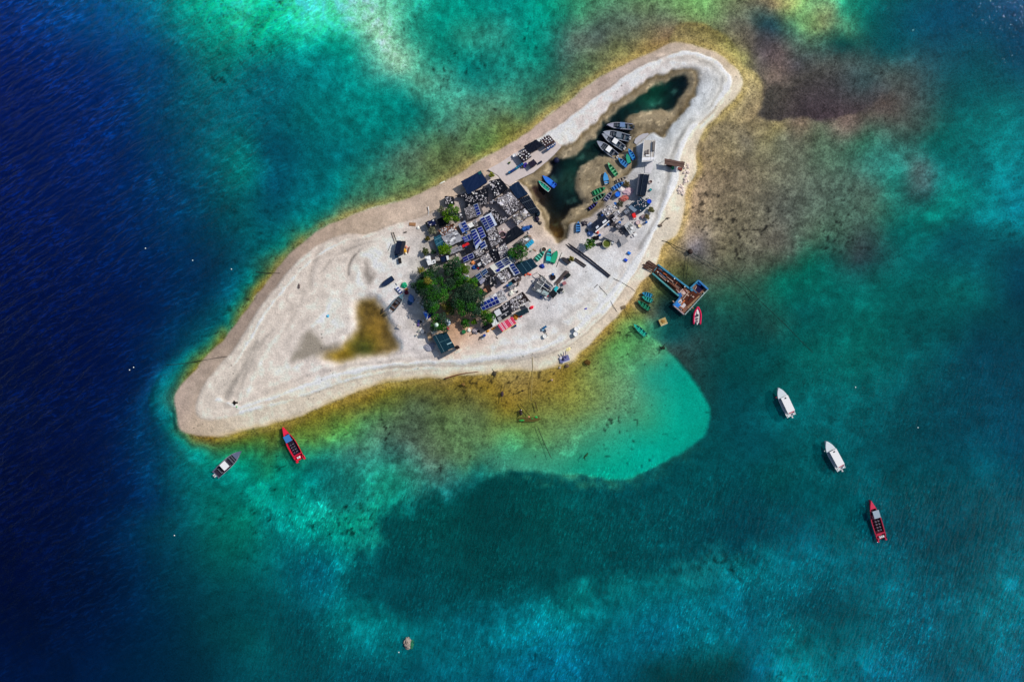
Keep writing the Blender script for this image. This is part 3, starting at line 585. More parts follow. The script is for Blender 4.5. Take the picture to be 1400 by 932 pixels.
# palette (display colours of the photograph)
NAVY = (5, 28, 60); BLACK = (8, 15, 28); DARK = (22, 26, 36); DTEAL = (20, 48, 62); WHITE = (232, 232, 238); GREY = (150, 148, 152)
LGREY = (190, 190, 196); BROWN = (112, 84, 70); RUST = (96, 52, 38); BLUE = (40, 110, 200); CYAN = (50, 165, 190); TEAL = (30, 140, 135)
GREEN = (45, 150, 95); RED = (200, 50, 55); PINK = (226, 88, 122); WOOD = (150, 125, 100); GRAVEL = (120, 114, 116)

# ------------------------------------------------------------------ houses
BLOCKS = []        # (x, y, z, size, label key) of the ballast lying on roofs
class House:
    def __init__(s, kind, label, quad, h=2.3, roof=NAVY, wall=(120, 112, 108), th=.10, tilt=.25, cat=None, rough=.7, var=.16, open_=False, group=None):
        cxp = sum(p[0] for p in quad) / 4; cyp = sum(p[1] for p in quad) / 4
        h *= .66; tilt *= .6
        s.z0 = gz(cxp, cyp); x0, y0 = P(cxp, cyp, s.z0)
        s.root = thing(kind, label, cat or kind.replace('_', ' '), x0, y0, s.z0, 0, group)
        zs = (h + tilt, h + tilt, h, h)
        s.top = []
        for (px, py), z in zip(quad, zs):
            x, y = P(px, py, s.z0 + z); s.top.append((x - x0, y - y0, z))
        if open_:
            for (x, y, z) in s.top:
                MB().cyl(x * .9, y * .9, -.3, .06, z - th + .28, 8).build('post', M(WOOD), s.root)
        else:
            c = [(x * .92, y * .92) for x, y, z in s.top]
            m = MB(); zt = h - th - .01
            if (c[0][0] * c[1][1] - c[1][0] * c[0][1]) < 0: c = c[::-1]
            vs = [(x, y, -.4) for x, y in c] + [(x, y, zt) for x, y in c]
            m.add(vs, [(0, 1, 5, 4), (1, 2, 6, 5), (2, 3, 7, 6), (3, 0, 4, 7), (4, 5, 6, 7), (3, 2, 1, 0)])
            m.build('wall', M(wall), s.root)
            a, b = c[0], c[1]                       # a door in one wall
            mx, my = (a[0] + b[0]) / 2, (a[1] + b[1]) / 2; ang = math.atan2(b[1] - a[1], b[0] - a[0]); L = math.hypot(mx, my)
            MB().box(mx * (1 + .03 / L), my * (1 + .03 / L), 0, .8, .07, min(1.9, h - .5), ang).build('door', M((90, 78, 70)), s.root)
        s.nu = 8; vs = []; n = s.nu
        g = MB(); rows = []
        rr = random.Random(int(cxp * 7 + cyp))
        for j in range(n + 1):
            for i in range(n + 1):
                x, y, z = s.q(i / n, j / n); e = 0 if i in (0, n) or j in (0, n) else 1
                jig = .07 if i in (0, n) or j in (0, n) else 0
                vs.append((x + rr.uniform(-jig, jig), y + rr.uniform(-jig, jig), z + e * rr.uniform(-.05, .05)))
        N = (n + 1) ** 2; vs += [(x, y, z - th) for x, y, z in vs]
        fs = []
        I = lambda i, j: j * (n + 1) + i
        flip = (s.top[1][0] - s.top[0][0]) * (s.top[3][1] - s.top[0][1]) - (s.top[1][1] - s.top[0][1]) * (s.top[3][0] - s.top[0][0]) < 0
        for j in range(n):
            for i in range(n):
                q = (I(i, j), I(i + 1, j), I(i + 1, j + 1), I(i, j + 1)); q = q[::-1] if flip else q
                fs.append(q); fs.append(tuple(N + k for k in q[::-1]))
        edge = [I(i, 0) for i in range(n)] + [I(n, j) for j in range(n)] + [I(i, n) for i in range(n, 0, -1)] + [I(0, j) for j in range(n, 0, -1)]
        for k in range(len(edge)):
            a, b = edge[k], edge[(k + 1) % len(edge)]; q = (a, a + N, b + N, b); fs.append(q[::-1] if flip else q)
        s.roof = g.add(vs, fs).build('roof', M(roof, rough, var), s.root)
    def q(s, u, v):
        a, b, c, d = s.top
        f = lambda i: (a[i] * (1 - u) + b[i] * u) * (1 - v) + (d[i] * (1 - u) + c[i] * u) * v
        return f(0), f(1), f(2)
    def strip(s, name, u0, v0, u1, v1, col, lift=.05, th=.05, rough=.6):
        t = [s.q(u0, v0), s.q(u1, v0), s.q(u1, v1), s.q(u0, v1)]
        return MB().slab([(x, y, z + lift + th) for x, y, z in t], th + lift + .02).build(name, M(col, rough), s.root)
    def panels(s, u0, v0, u1, v1, nu, nv, gap=.07, col=(22, 38, 118), lift=.16):
        for i in range(nu):
            for j in range(nv):
                a = u0 + (u1 - u0) * (i + gap) / nu; b = u0 + (u1 - u0) * (i + 1 - gap) / nu
                c = v0 + (v1 - v0) * (j + gap) / nv; d = v0 + (v1 - v0) * (j + 1 - gap) / nv
                p = s.strip('solar_panel', a, c, b, d, tuple(int(k * random.uniform(.8, 1.15)) for k in col), lift + .02, .02, .22)
                e = .03
                t = [s.q(a - e * .6, c - e), s.q(b + e * .6, c - e), s.q(b + e * .6, d + e), s.q(a - e * .6, d + e)]
                MB().slab([(x, y, z + lift) for x, y, z in t], .04).build('panel_frame', M((188, 200, 220), .4), p)
    def ballast(s, n, u0=.04, v0=.04, u1=.96, v1=.96, r0=.11, r1=.23, grid=None):
        rx, ry, rz = s.root.location
        for k in range(n):
            u, v = random.uniform(u0, u1), random.uniform(v0, v1)
            x, y, z = s.q(u, v); BLOCKS.append((rx + x, ry + y, rz + z + .03, random.triangular(r0, r1, r0 * 1.2)))
    def battens(s, n, col=(150, 146, 150), along=True, u0=0.03, v0=0.03, u1=.97, v1=.97, wd=.035):
        for k in range(n):
            t = (k + .5) / n
            if along: s.strip('batten', u0, v0 + (v1 - v0) * t - wd * .5, u1, v0 + (v1 - v0) * t + wd * .5, col, .03, .06)
            else: s.strip('batten', u0 + (u1 - u0) * t - wd * .5, v0, u0 + (u1 - u0) * t + wd * .5, v1, col, .03, .06)
def Q(sx): return [tuple(p) for p in poly(sx)]

b = House('house', 'big house with a plain navy roof facing the upper beach', Q('630,248.5 657.5,233 666.5,249 640,266'), 3.0, (3, 32, 68), tilt=.5, var=.1)
b.strip('patch', .84, .0, .99, .22, (16, 78, 84), .01, .02)
b = House('house', 'dark roofed house strewn with pale rocks, tucked below the big navy roof', Q('622,267.5 641,263 668,256 667,276'), 2.2, BLACK)
b.top = b.top
b.ballast(34, .05, .1, .95, .9)
b = House('house', 'dark shack with pale rocks between the tree and the solar gravel roof', Q('634,270 667,264 667,279 637,284'), 2.0, BLACK); b.ballast(70, r1=.2)
b = House('hut', 'tiny square hut with dark roof heaped with white rocks by the upper beach', Q('608,268 620.3,268.8 621.8,279.4 607.6,279.4'), 2.0, DARK); b.ballast(26, .1, .1, .75, .95)
b = House('house', 'grey gravel roofed house with one column of blue panels, near the upper beach', Q('634,285 656,277 661,292 639,301'), 2.5, (84, 80, 84)); b.panels(.60, .02, .86, .96, 1, 4); b.ballast(110, 0.03, .05, .55, .95, .09, .17)
b = House('house', 'black roofed house littered with pale scraps, beside the concrete terrace', Q('668,248 684,243.5 695,257 676,272'), 2.4, BLACK); b.ballast(46, .02, .05, .45, .95); b.ballast(10, .5, .1, .9, .9)
b = House('house', 'plain navy roofed house at the corner of the terrace and the creek', Q('695.5,255.5 708.5,247.5 722,265.5 707.5,272'), 2.7, (4, 34, 64), var=.1)
b = House('shed', 'long dark ribbed shed sloping along the creek bank', Q('709,273 723,266.5 738,290 725.5,292.5'), 2.1, (6, 24, 44), tilt=.5); b.battens(5, (44, 52, 64), False); b.battens(2, (70, 80, 92))
b = House('house', 'large house whose roof is latticed with battens and thick with pale blocks', Q('675.5,273 697.5,261 717,283 696.5,296.5'), 2.8, (58, 54, 60), tilt=.2)
b.battens(6, (176, 172, 178), True, .25, .05, .97, .45); b.battens(4, (176, 172, 178), False, .3, .05, .95, .5); b.ballast(230); b.strip('cover', .08, .22, .22, .42, (225, 222, 232), .12)
b = House('house', 'gravel roofed house with two round topped heaps, below the latticed roof', Q('698.5,297 717.5,284.5 726,294 707,308'), 2.5, (92, 86, 84)); b.ballast(90); b.strip('cover', .72, .3, .98, .62, (214, 210, 218), .12)
for u, v in ((.28, .55), (.68, .55)):
    x, y, z = b.q(u, v); MB().blob(x, y, z, .75, .65, .35, 12, 6, .1).build('gravel_heap', M((160, 154, 148)), b.root)
b = House('house', 'narrow dark house with a curved edge and scattered white rocks by the alley', Q('667.5,288.5 673,283.5 691.5,301.5 683,309'), 2.1, BLACK); b.ballast(62, r1=.2)
b = House('house', 'pale blue roofed house with two columns of five solar panels', Q('655.5,299 671,290.5 679.5,307 665,316'), 2.9, (196, 206, 226)); b.panels(.04, .05, .40, .98, 1, 5); b.panels(.44, .12, .84, .98, 1, 5)
b = House('house', 'grey gravel roofed house left of the large black roof', Q('666,324 680,315.5 688,330 672,339'), 2.4, (62, 60, 66)); b.ballast(120)
b = House('house', 'lilac grey roofed house between the black roof and the striped panels', Q('679.5,338.5 690.5,332 698.5,346 684.5,354.5'), 2.5, (92, 88, 104)); b.ballast(110)
b = House('shed', 'small black roofed shed between two gravel roofs in the middle of the village', Q('668.5,342.5 678,337 684,351.5 674.5,356'), 2.3, BLACK); b.ballast(6)
b = House('house', 'square gravel roofed house beside the small black shed', Q('655,352.5 668,345 674,356 661.5,364.5'), 2.3, (70, 66, 68)); b.ballast(130)
b = House('house', 'house with a large plain black roof above the round green tree', Q('693.5,316.5 706.8,308.5 717.5,318.5 691.5,335'), 2.9, (4, 18, 32), var=.1); b.strip('batten', .08, .45, .28, .49, (90, 96, 100))
b = House('house', 'white roofed house with a block of five panels and a row of four small ones', Q('669,364 694,350.5 701.5,361.5 677.5,374'), 2.9, (212, 212, 206)); b.panels(.30, .05, .62, .82, 1, 3); b.panels(.10, .66, .32, .98, 1, 1); b.panels(.64, .04, .98, .78, 1, 4, .09, (30, 44, 84))
b = House('shed', 'pale flat shed with a blue sheet on top, beside the four small panels', Q('694,350.5 700,347.5 706,357 701,360'), 2.2, (205, 205, 210)); b.strip('cover', .25, .1, .8, .5, (50, 150, 205))
b = House('house', 'narrow house carrying one column of four panels beside the dark green roof', Q('694,362.5 702,359.2 711.5,373 703,377'), 2.6, (185, 190, 205)); b.panels(.28, .02, .97, .98, 1, 4)
b = House('house', 'dark green netting roofed house next to the orange cloths', Q('704,360 727,353 735.5,364 715,376'), 2.7, (6, 44, 62), tilt=.5, var=.3)
for u in (.3, .62): b.strip('seam', u, .04, u + .03, .96, (64, 100, 118), .01, .03)
b = House('house', 'gravel covered house in front of the white solar roof', Q('678,375.3 692.5,367 701,379 686.5,389'), 2.5, (56, 52, 52)); b.ballast(140)
b = House('house', 'pale roofed house with a block of ten solar panels beside the big tree', Q('653.5,413.5 687,395 694.3,409.7 660,425'), 2.7, (176, 178, 184)); b.panels(.01, .22, .70, .98, 5, 2, .05); b.ballast(80, .5, .02, .98, .5); b.ballast(16, .74, .5, .98, .95, .1, .2)
b.strip('cover', .62, .05, .72, .3, (225, 226, 232), .15)
b = House('house', 'brown black roofed house patterned with white blocks above the dark teal awning', Q('696,410.5 715,398.5 725.5,412.5 700,426.5'), 2.5, (36, 28, 30)); b.ballast(150, .02, .05, .85, .98); b.strip('cover', .55, .86, .95, 1.0, (180, 176, 178), .06)
b = House('house', 'black roofed house bearing a white square cover, behind the pink roof', Q('674,424.5 693,413.5 700,429.5 682.5,439.5'), 2.5, (22, 28, 36)); b.strip('cover', .02, .1, .40, .56, (205, 208, 218), .2); b.ballast(22, .55, .0, .98, .4)
b.strip('roof_sheet', .0, .66, .24, .99, (150, 152, 156), .1); b.strip('ridge_cap', .28, .62, .86, .70, (150, 150, 156), .1); x, y, z = b.q(.6, .8); MB().blob(x, y, z + .1, .3, .22, .15).build('vent', M(LGREY), b.root)
b = House('house', 'house with a bright pink corrugated roof and white stripes', Q('680,443.7 700,432.8 706.3,441.8 686.8,453.9'), 2.5, (224, 84, 120), tilt=.15, var=.12)
for k in range(13):
    t = (k + .3) / 13; b.strip('corrugation', t, .01, t + .03, .99, (240, 214, 226) if k in (1, 2, 4, 5, 9, 10) else (214, 60, 98), .03, .05)
b.strip('gutter', .0, .97, 1, 1.05, (214, 186, 120), .0, .08)
b = House('awning', 'dark teal awning leaning out on the sand by the red heap', Q('704,427.5 721,420.5 723.5,426.5 711,432.5'), 1.9, (24, 46, 56), open_=True, cat='awning')
b = House('shed', 'low black roofed shed between the tree and the white tilted sheet', Q('658,448 666,441.5 673.5,446 664,452.5'), 2.0, (16, 20, 26))
b = House('shed', 'small white roofed lean-to beside the pink roof', Q('670.5,437.5 675,431 682,441.5 674,446.5'), 2.0, (212, 218, 222))
b = House('house', 'dark teal tarpaulin roofed house alone at the southern edge of the village', Q('591,459.3 610.3,453 622,474.2 603.5,483.2'), 2.9, (6, 46, 62), tilt=.3, var=.25)
b.strip('seam', .20, .0, .23, .98, (88, 118, 130), .01, .03); b.strip('seam', .25, .42, .98, .45, (60, 96, 108), .01, .03); b.strip('seam', .62, .0, .64, .98, (40, 78, 92), .01, .03); b.strip('pole', .62, .66, .96, .71, (160, 196, 206), .06, .05)
b = House('awning', 'slate grey awning on the seaward side of the teal tarpaulin house', Q('603.7,483.8 622,475 623.5,478.6 605.5,488.2'), 1.9, (74, 82, 92), open_=True, cat='awning')
b = House('house', 'white roofed house shaped like a step, next to the village edge trees', Q('581,351 588.3,349.3 590.5,361 585.5,362.8'), 2.4, (226, 230, 236)); b.strip('cover', .2, .2, .7, .4, (242, 244, 248), .2)
b = House('shed', 'small white roofed annex with a grey hatch, right of the stepped white house', Q('589.8,356 595,354.5 596,359.5 590.8,361.5'), 2.2, (220, 224, 230)); b.strip('hatch', .4, .4, .7, .7, (90, 96, 104), .05)
b = House('shed', 'slatted pale roofed shed between the white house and the dark roof', Q('594.5,351.5 600,350.5 601.5,356 596,357'), 2.2, (196, 190, 188)); b.battens(4, (120, 116, 116))
b = House('house', 'navy roofed house under the bright round tree, with a white box on one edge', Q('601.5,351 613,348.5 614.5,356 604,358.5'), 2.3, NAVY); b.strip('cover', .72, .12, .98, .9, (222, 226, 234), .25)
b = House('house', 'navy roofed house at the north western corner of the village', Q('581,303.8 595,298.5 598,307.5 584,311.5'), 2.3, (24, 28, 34)); b.strip('cover', .22, .12, .9, .85, (16, 26, 68), .05); b.ballast(7)
b = House('house', 'black roofed house in the shade of the upper tree', Q('597.5,300 612,294 614.5,304.5 600.5,310'), 2.2, (16, 22, 32))
b = House('house', 'rust brown roofed house cluttered with junk, below the shaded black roof', Q('599,314 620,305.5 625,314.5 604,323'), 2.4, (120, 78, 58), var=.4); b.ballast(80)
b = House('house', 'patchwork house of white and grey sheets in the western village', Q('603.5,323.5 624.5,315 634,328 612,337.5'), 2.5, (150, 152, 162), var=.35)
for k in range(16):
    u, v = random.uniform(.05, .8), random.uniform(.05, .85); b.strip('roof_sheet', u, v, u + random.uniform(.08, .2), v + random.uniform(.06, .14), random.choice([(225, 226, 234), (200, 202, 210), (110, 112, 124), (236, 238, 242), (96, 92, 100)]), random.uniform(.02, .14))
b = House('house', 'house roofed with teal netting at the western edge of the village', Q('592.5,324.5 603,320.5 610.5,336 599,345.5'), 2.2, (26, 78, 100), var=.5); b.battens(3, (92, 140, 160)); b.battens(3, (60, 110, 132), False)
b = House('house', 'house with four pale framed panels right of the upper tree', Q('626,306.5 635.8,301.5 642.3,314 632,319'), 2.6, (140, 146, 172)); b.panels(.42, .1, .98, .98, 1, 3); b.panels(.04, .5, .4, .98, 1, 1, .07, (60, 80, 150))
b = House('hut', 'small white square roofed hut among the solar roofs', Q('639,307 645,303.7 648.5,308.8 642.5,312'), 2.4, (234, 232, 232))
b = House('hut', 'little grey stone roofed hut right of the white square hut', Q('646,302.5 650.5,299.5 654,308.5 649.5,311'), 2.2, (136, 132, 132)); b.ballast(14)
b = House('house', 'house with a mottled row of blue panels above the red awning', Q('631.5,324.5 645,318 648.5,326.5 635,331.5'), 2.5, (96, 106, 150)); b.panels(.05, .08, .45, .92, 2, 2, .06, (52, 72, 140)); b.panels(.5, .05, .97, .95, 2, 1)
b = House('house', 'tall narrow house with a long column of five solar panels', Q('643,316 650.5,312.8 659,331 650.5,341.5'), 2.8, (170, 180, 206)); b.panels(.06, .0, .94, .84, 1, 5)
b = House('house', 'house with two wide panels at the foot of the long panel column', Q('655,333.5 662.5,328 666,336.5 658,341.5'), 2.6, (180, 188, 204)); b.panels(.03, .06, .97, .9, 1, 2)
b = House('house', 'slim house carrying one column of four panels beside the pale blue roof', Q('651.5,312 659,309 665,323 657.5,327'), 2.6, (120, 130, 150)); b.panels(.08, .03, .94, .97, 1, 4)
b = House('awning', 'red cloth awning shading a narrow yard', Q('631.5,335.5 640,331 642,333.8 633,338.5'), 2.0, (205, 36, 44), open_=True, cat='awning')
b = House('shed', 'black roofed shed below the red cloth awning', Q('635,339 641,336.5 644.5,344 638,347'), 2.0, (18, 24, 36))
b = House('house', 'house with two by two navy panels beside the orange heap', Q('631.5,352.5 646.5,345.3 648.8,352.3 634,359'), 2.5, (150, 158, 190)); b.panels(.02, .04, .98, .96, 2, 2, .05, (18, 24, 104))
b = House('house', 'house with two panel blocks on a dark roof near the crown of the big tree', Q('648,377 664.5,366 671,377 656.5,391.5'), 2.5, DARK); b.panels(.08, .06, .48, .52, 1, 2, .05, (26, 48, 110)); b.panels(.55, .06, .98, .5, 1, 2, .05, (34, 60, 120)); b.ballast(18, .2, .6, .98, .98); b.strip('cover', .1, .62, .5, .94, (140, 142, 168), .08)
b = House('shed', 'black roofed shed right of the two panel blocks', Q('667,378 674,375 680,388 672,393'), 2.2, (20, 24, 32)); b.ballast(10)
b = House('shed', 'dark shed beside a brown water tank by the ten panel house', Q('658,393.5 668,388.5 673,397.5 663,403.5'), 2.0, (40, 32, 32)); b.strip('cover', .1, .3, .45, .8, (176, 122, 96), .2)
b = House('hut', 'tree shaded hut carrying a single white framed solar panel', Q('630.8,381.5 640,375.8 642.5,380.5 633.5,386.5'), 2.6, (220, 224, 232)); b.panels(.08, .06, .95, .95, 1, 2)
b = House('house', 'grey roofed house along the alley north of the green bush tree', Q('612.5,343 630,335 633,341 615,348.5'), 2.3, (128, 128, 140), var=.35); b.battens(2, (214, 214, 220)); b.ballast(12)
b = House('house', 'shadowy dark roofed house squeezed between gravel roofs in the village centre', Q('645,344 656,338 665,346 652,352'), 2.1, (36, 36, 42)); b.ballast(80)
b = House('house', 'dark scrap covered house below the round red rimmed tank', Q('664,316.5 677,309 681,314.5 668,322.5'), 2.1, (40, 36, 42)); b.ballast(70)
b = House('shed', 'grey shed with one pale lid between black roof and cyan trough', Q('706,331.5 720,320.5 727.5,326 716,335'), 1.8, (110, 108, 112)); b.strip('cover', .5, .4, .78, .85, (214, 222, 226), .1); b.strip('cover', .68, .02, .98, .4, (52, 60, 52), .1); b.ballast(12)

# upper terrace and its sheds
b = House('shed', 'dark shed topped with rows of white cubes beside the round white tank', Q('707,210.5 717.5,204.5 727,214 714,222'), 2.2, (30, 24, 36))
for u, v in ((.08, .1), (.3, .08), (.52, .08), (.75, .1), (.95, .12), (.15, .35), (.4, .3), (.9, .35), (.2, .6), (.55, .4), (.95, .62), (.92, .85), (.75, .9), (.5, .92), (.25, .85), (.65, .7)):
    rx, ry, rz = b.root.location; x, y, z = b.q(u, v); BLOCKS.append((rx + x, ry + y, rz + z + .03, .2))
b = House('shed', 'plain black roofed shed in the middle of the terrace', Q('716,200 733.5,190.5 742,199.5 725,209.5'), 2.4, (3, 18, 36), var=.08)
b = House('shed', 'brown roofed shed with white blocks and a blue front at the terrace end', Q('738,191 750,184 759.5,193.5 746,201.5'), 2.4, (60, 42, 44))
for k in range(16):
    rx, ry, rz = b.root.location; x, y, z = b.q(.08 + .25 * (k % 4) + random.uniform(-.05, .05), .08 + .22 * (k // 4)); BLOCKS.append((rx + x, ry + y, rz + z + .03, .19))
b = House('awning', 'blue sheeted awning along the front of the brown terrace shed', Q('747,202 759.5,194.5 760,198 748.5,206'), 2.0, (24, 74, 140), open_=True, cat='awning')
for k in range(5):
    rx, ry, rz = b.root.location; x, y, z = b.q(.12 + .19 * k, .4); BLOCKS.append((rx + x, ry + y, rz + z + .03, .19))
b = House('shed', 'low violet black shed on the creek side of the terrace', Q('722,222.5 729.5,217.5 734.5,223.5 726.5,229.5'), 2.0, (34, 30, 50))

# eastern huts
b = House('house', 'long navy gable house beside the concrete building', Q('875.5,237.5 888,238.8 882.3,268.3 871.5,266.5'), 2.8, (8, 26, 46), var=.1)
b.strip('ridge_cap', .30, .0, .36, 1.0, (40, 54, 70), .12, .05); b.strip('eave', -.2, .02, .0, 1.0, (74, 78, 92), -.22, .06)
b = House('house', 'house with a teal roof dotted with white blocks beside the blue tank', Q('875.3,269.5 888.7,279.7 876.5,291 863,280'), 2.5, (4, 42, 66), wall=(110, 126, 146), var=.15); b.ballast(26, .08, .1, .92, .9, .12, .2)
b.strip('eave', .0, .97, .62, 1.32, (116, 136, 158), -.35, .06)
b = House('house', 'ragged navy roofed house with a long white gutter, near the green bush', Q('809,306.5 826.5,293 833.5,301.8 813,318.5'), 2.4, (22, 32, 52)); b.strip('gutter', .05, .92, .98, 1.04, (236, 238, 242), .12, .08); b.strip('cover', .62, .55, .88, .8, (216, 220, 230), .1); b.strip('cover', .16, .55, .34, .78, (206, 212, 226), .1)
b = House('shed', 'white and grey shack of loose sheets near the eastern beach', Q('853,308.3 859.8,302 871,314.5 862,321'), 2.0, (186, 188, 192), var=.3)
for k in range(7):
    u, v = random.uniform(.02, .7), random.uniform(.02, .7); b.strip('roof_sheet', u, v, u + .25, v + .25, random.choice([(238, 240, 242), (226, 228, 230), (120, 122, 124)]), random.uniform(.03, .12))
b = House('shed', 'brown roofed open shed at the head of the eastern beach', Q('909,216.5 936.6,221.6 935,229.3 908.5,224.3'), 2.4, (104, 82, 76), open_=True, var=.12)
b.strip('purlin', 0, .44, 1, .48, (84, 66, 62), .01, .04)
b = House('shed', 'dark navy roofed shed alone on the western sand beside a ladder', Q('542.6,329 554.6,329.6 550.8,347.6 539,346.8'), 2.3, (17, 28, 52), var=.12); b.strip('roof_sheet', .62, .0, .99, .99, (44, 44, 54), .02, .04)
b = House('awning', 'grey flat slab roof over a yard near the round pool', Q('825,324 835.6,317.3 847,322.6 843,331.6'), 1.6, (150, 148, 152), open_=True, cat='awning', var=.25)
b = House('awning', 'dusty grey sheet roof right of the slab roof', Q('845,325 853,320 859.5,330 850,336'), 1.2, (158, 157, 162), open_=True, cat='awning', var=.25)
b = House('shed', 'heap like shack roof of white scraps between the beached boats and ragged navy roof', Q('822,289 838,277 845,285 828,296'), 1.5, (176, 172, 172), var=.4); b.ballast(34, r0=.14, r1=.3)

# shack of scrap on the south eastern sand
b = House('shack', 'scrap built shack of pale panels alone on the south eastern sand', Q('726.5,395.5 740,376 757,391 748,405'), 2.2, (88, 92, 98), var=.4)
b.strip('roof_sheet', .0, .62, .32, .99, (150, 172, 176), .06); b.strip('roof_sheet', .02, .3, .2, .55, (170, 180, 184), .1); b.strip('roof_sheet', .35, .45, .6, .95, (22, 26, 34), .08); b.strip('roof_sheet', .6, .5, .8, .8, (28, 40, 70), .12)
b.ballast(50); b.strip('batten', .05, .40, .98, .43, (206, 210, 214), .12); b.strip('batten', .48, .02, .51, .98, (206, 210, 214), .14); b.strip('batten', .78, .1, .81, .98, (206, 210, 214), .14)
b.strip('sign_board', -.02, 1.0, .12, 1.05, (176, 30, 50), -1.0, .9)
b = House('awning', 'black tarpaulin awning at the corner of the scrap shack', Q('750,400.5 757,395.5 762,401.5 756,408.5'), 1.7, (22, 28, 36), open_=True, cat='awning')
b = House('awning', 'dark pointed tarpaulin rising from the scrap shack', Q('734,371.5 738.5,377 745.5,377.3 738,377.8'), 1.9, (38, 34, 38), open_=True, cat='awning')

# concrete building
cz = gz(887, 206)
cb = thing('concrete_building', 'flat roofed pale concrete building with parapet at the creek head', 'building', *P(887, 206, cz), cz)
def rel(o, px, py, z):
    x, y = P(px, py, o.location[2] + z); return (x - o.location[0], y - o.location[1])
MB().prism([rel(cb, *p, 1.6) for p in Q('880.5,193 896,193 893.5,219 878,220.3')], -.5, 1.6).build('wall', M((198, 198, 206)), cb)
MB().slab([(*rel(cb, *p, 1.7), 1.76) for p in Q('880,191.8 896.6,191.8 894,219.8 877.4,221.2')], .14).build('roof', M((186, 182, 178), .9, .1), cb)
for a, b_, c, d in ((880, 191.8, 880.6, 192.2), (877.4, 221.2, 894, 219.8), (896.4, 192, 894.2, 219.6), (880.2, 192, 877.6, 221), (891.5, 193, 890, 218)):
    MB().tube([(*rel(cb, a, b_, 1.9), 1.84), (*rel(cb, c, d, 1.9), 1.84)], .1, 4).build('parapet', M((222, 222, 228)), cb)
MB().prism([rel(cb, *p, 2.2) for p in Q('892.5,193.5 896.3,193.5 895,206 892,206')], 1.77, 2.3).build('stair_head', M((120, 116, 114)), cb)
for p in ('882,206 884,206 883.6,212 881.6,212', '885.5,204.5 887.5,204.5 886.8,213.5 884.8,213.5', '881.5,210 887,210 886.9,211 881.4,211'):
    MB().prism([rel(cb, *q, 1.95) for q in Q(p)], 1.77, 1.95).build('roof_duct', M((120, 112, 112)), cb)
MB().prism([rel(cb, *q, 1.95) for q in Q('883,211.5 888.5,211.5 888,213.5 882.8,213.5')], 1.775, 2.0).build('skylight', M(WHITE), cb)
MB().prism([rel(cb, *p, 1) for p in Q('877.8,216.5 894.5,215.8 894,219.6 877.4,221')], 1.77, 1.84).build('roof_sheet', M((226, 228, 236)), cb)

# ------------------------------------------------------------------ terrace slab, ramp and pipes
def slab(name, label, cat, quad, top, col, var=.2):
    qx_, qy_ = np.mean([p[0] for p in quad]), np.mean([p[1] for p in quad]); z0 = gz(qx_, qy_)
    x0, y0 = P(qx_, qy_, z0 + top); m = MB().prism([(P(*p, z0 + top)[0] - x0, P(*p, z0 + top)[1] - y0) for p in quad], -.9, top)
    o = m.build(name, M(col, .9, var, 1.2)); o.location = (x0, y0, z0); return tag(o, label, cat)
slab('concrete_terrace', 'cracked pale concrete terrace between the upper beach and the creek', 'terrace', Q('667,231.5 682,223.5 706,208 722,200 750,190 762,194 767,201 757,212 746,222 729,236 705,247.5 696,254 689,250 681,240'), .14, (203, 192, 192), .12)
slab('concrete_ramp', 'rounded pale concrete ramp at the north corner of the concrete building', 'ramp', Q('867,195 868.5,190 873,186 879,183 886,182 888,185 884,190 880,194 878,198 871,198.5'), .12, (176, 175, 184), .1)
slab('concrete_terrace', 'white concrete slab just south of the concrete building', 'terrace', Q('882.5,221.5 893,220.5 892.5,229 890,237 881.5,236.5'), .12, (204, 203, 210), .1)
def line_thing(name, label, cat, pp, r, col, z=.06, n=6, group=None, zabs=None, sag=False):
    z0 = gz(*pp[0][:2]) if zabs is None else zabs
    x0, y0 = P(*pp[0][:2], z0)
    L = []
    for p in pp:
        zz = (gz(p[0], p[1]) if zabs is None else zabs) + z + (p[2] if len(p) > 2 else 0); zz = max(zz, z) if zabs is None else zz
        x, y = P(p[0], p[1], zz); L.append((x - x0, y - y0, zz - z0))
    L2 = []
    for a, b in zip(L[:-1], L[1:]):
        for k in range(4): L2.append(tuple(a[i] + (b[i] - a[i]) * k / 4 for i in range(3)))
    L2.append(L[-1])
    o = MB().tube(L2, r, n).build(name, M(col), None, True); o.location = (x0, y0, z0); return tag(o, label, cat, group)
line_thing('pipe', 'long black pipe crossing the sand, the creek side one of the pair', 'pipe', [(770.5, 329), (782, 336.5), (805, 353), (834.5, 377)], .16, (34, 30, 40), .16)
line_thing('pipe', 'long black pipe crossing the sand, the village side one of the pair', 'pipe', [(768.5, 331), (780, 338.8), (803, 355.6), (832.5, 379)], .17, (42, 38, 48), .17)
for i, lab in enumerate(('upper of the two short grey beams lying on the sand below the black pipes', 'lower of the two short grey beams lying on the sand below the black pipes')):
    line_thing('beam', lab, 'beam', [(786.5 - i * 1.8, 353 + i * 2), (801.5 - i * 2, 363.2 + i * 2)], .17, (82, 74, 70) if i else (66, 58, 56), .17, 4)
line_thing('plank', 'thin dark pole lying on the sand beside the light green boat', 'pole', [(768, 345.5), (760.6, 365)], .07, (56, 46, 44), .07, 5)
line_thing('plank', 'thin dark pole lying left of the navy roofed shed on western sand', 'pole', [(535, 332.5), (530.3, 343.4)], .06, (80, 70, 62), .06, 5)
ld = thing('ladder', 'long wooden ladder lying on sand above the navy roofed shed', 'ladder', *P(538, 325, gz(538, 325)), gz(538, 325))
def lrel(p, z): x, y = P(*p, ld.location[2]); return (x - ld.location[0], y - ld.location[1], z)
for a, b_ in (((535, 318), (540, 333)), ((538.2, 317.6), (542.6, 331))): MB().tube([lrel(a, .1), lrel(b_, .1)], .07, 5).build('rail', M((84, 76, 68)), ld)
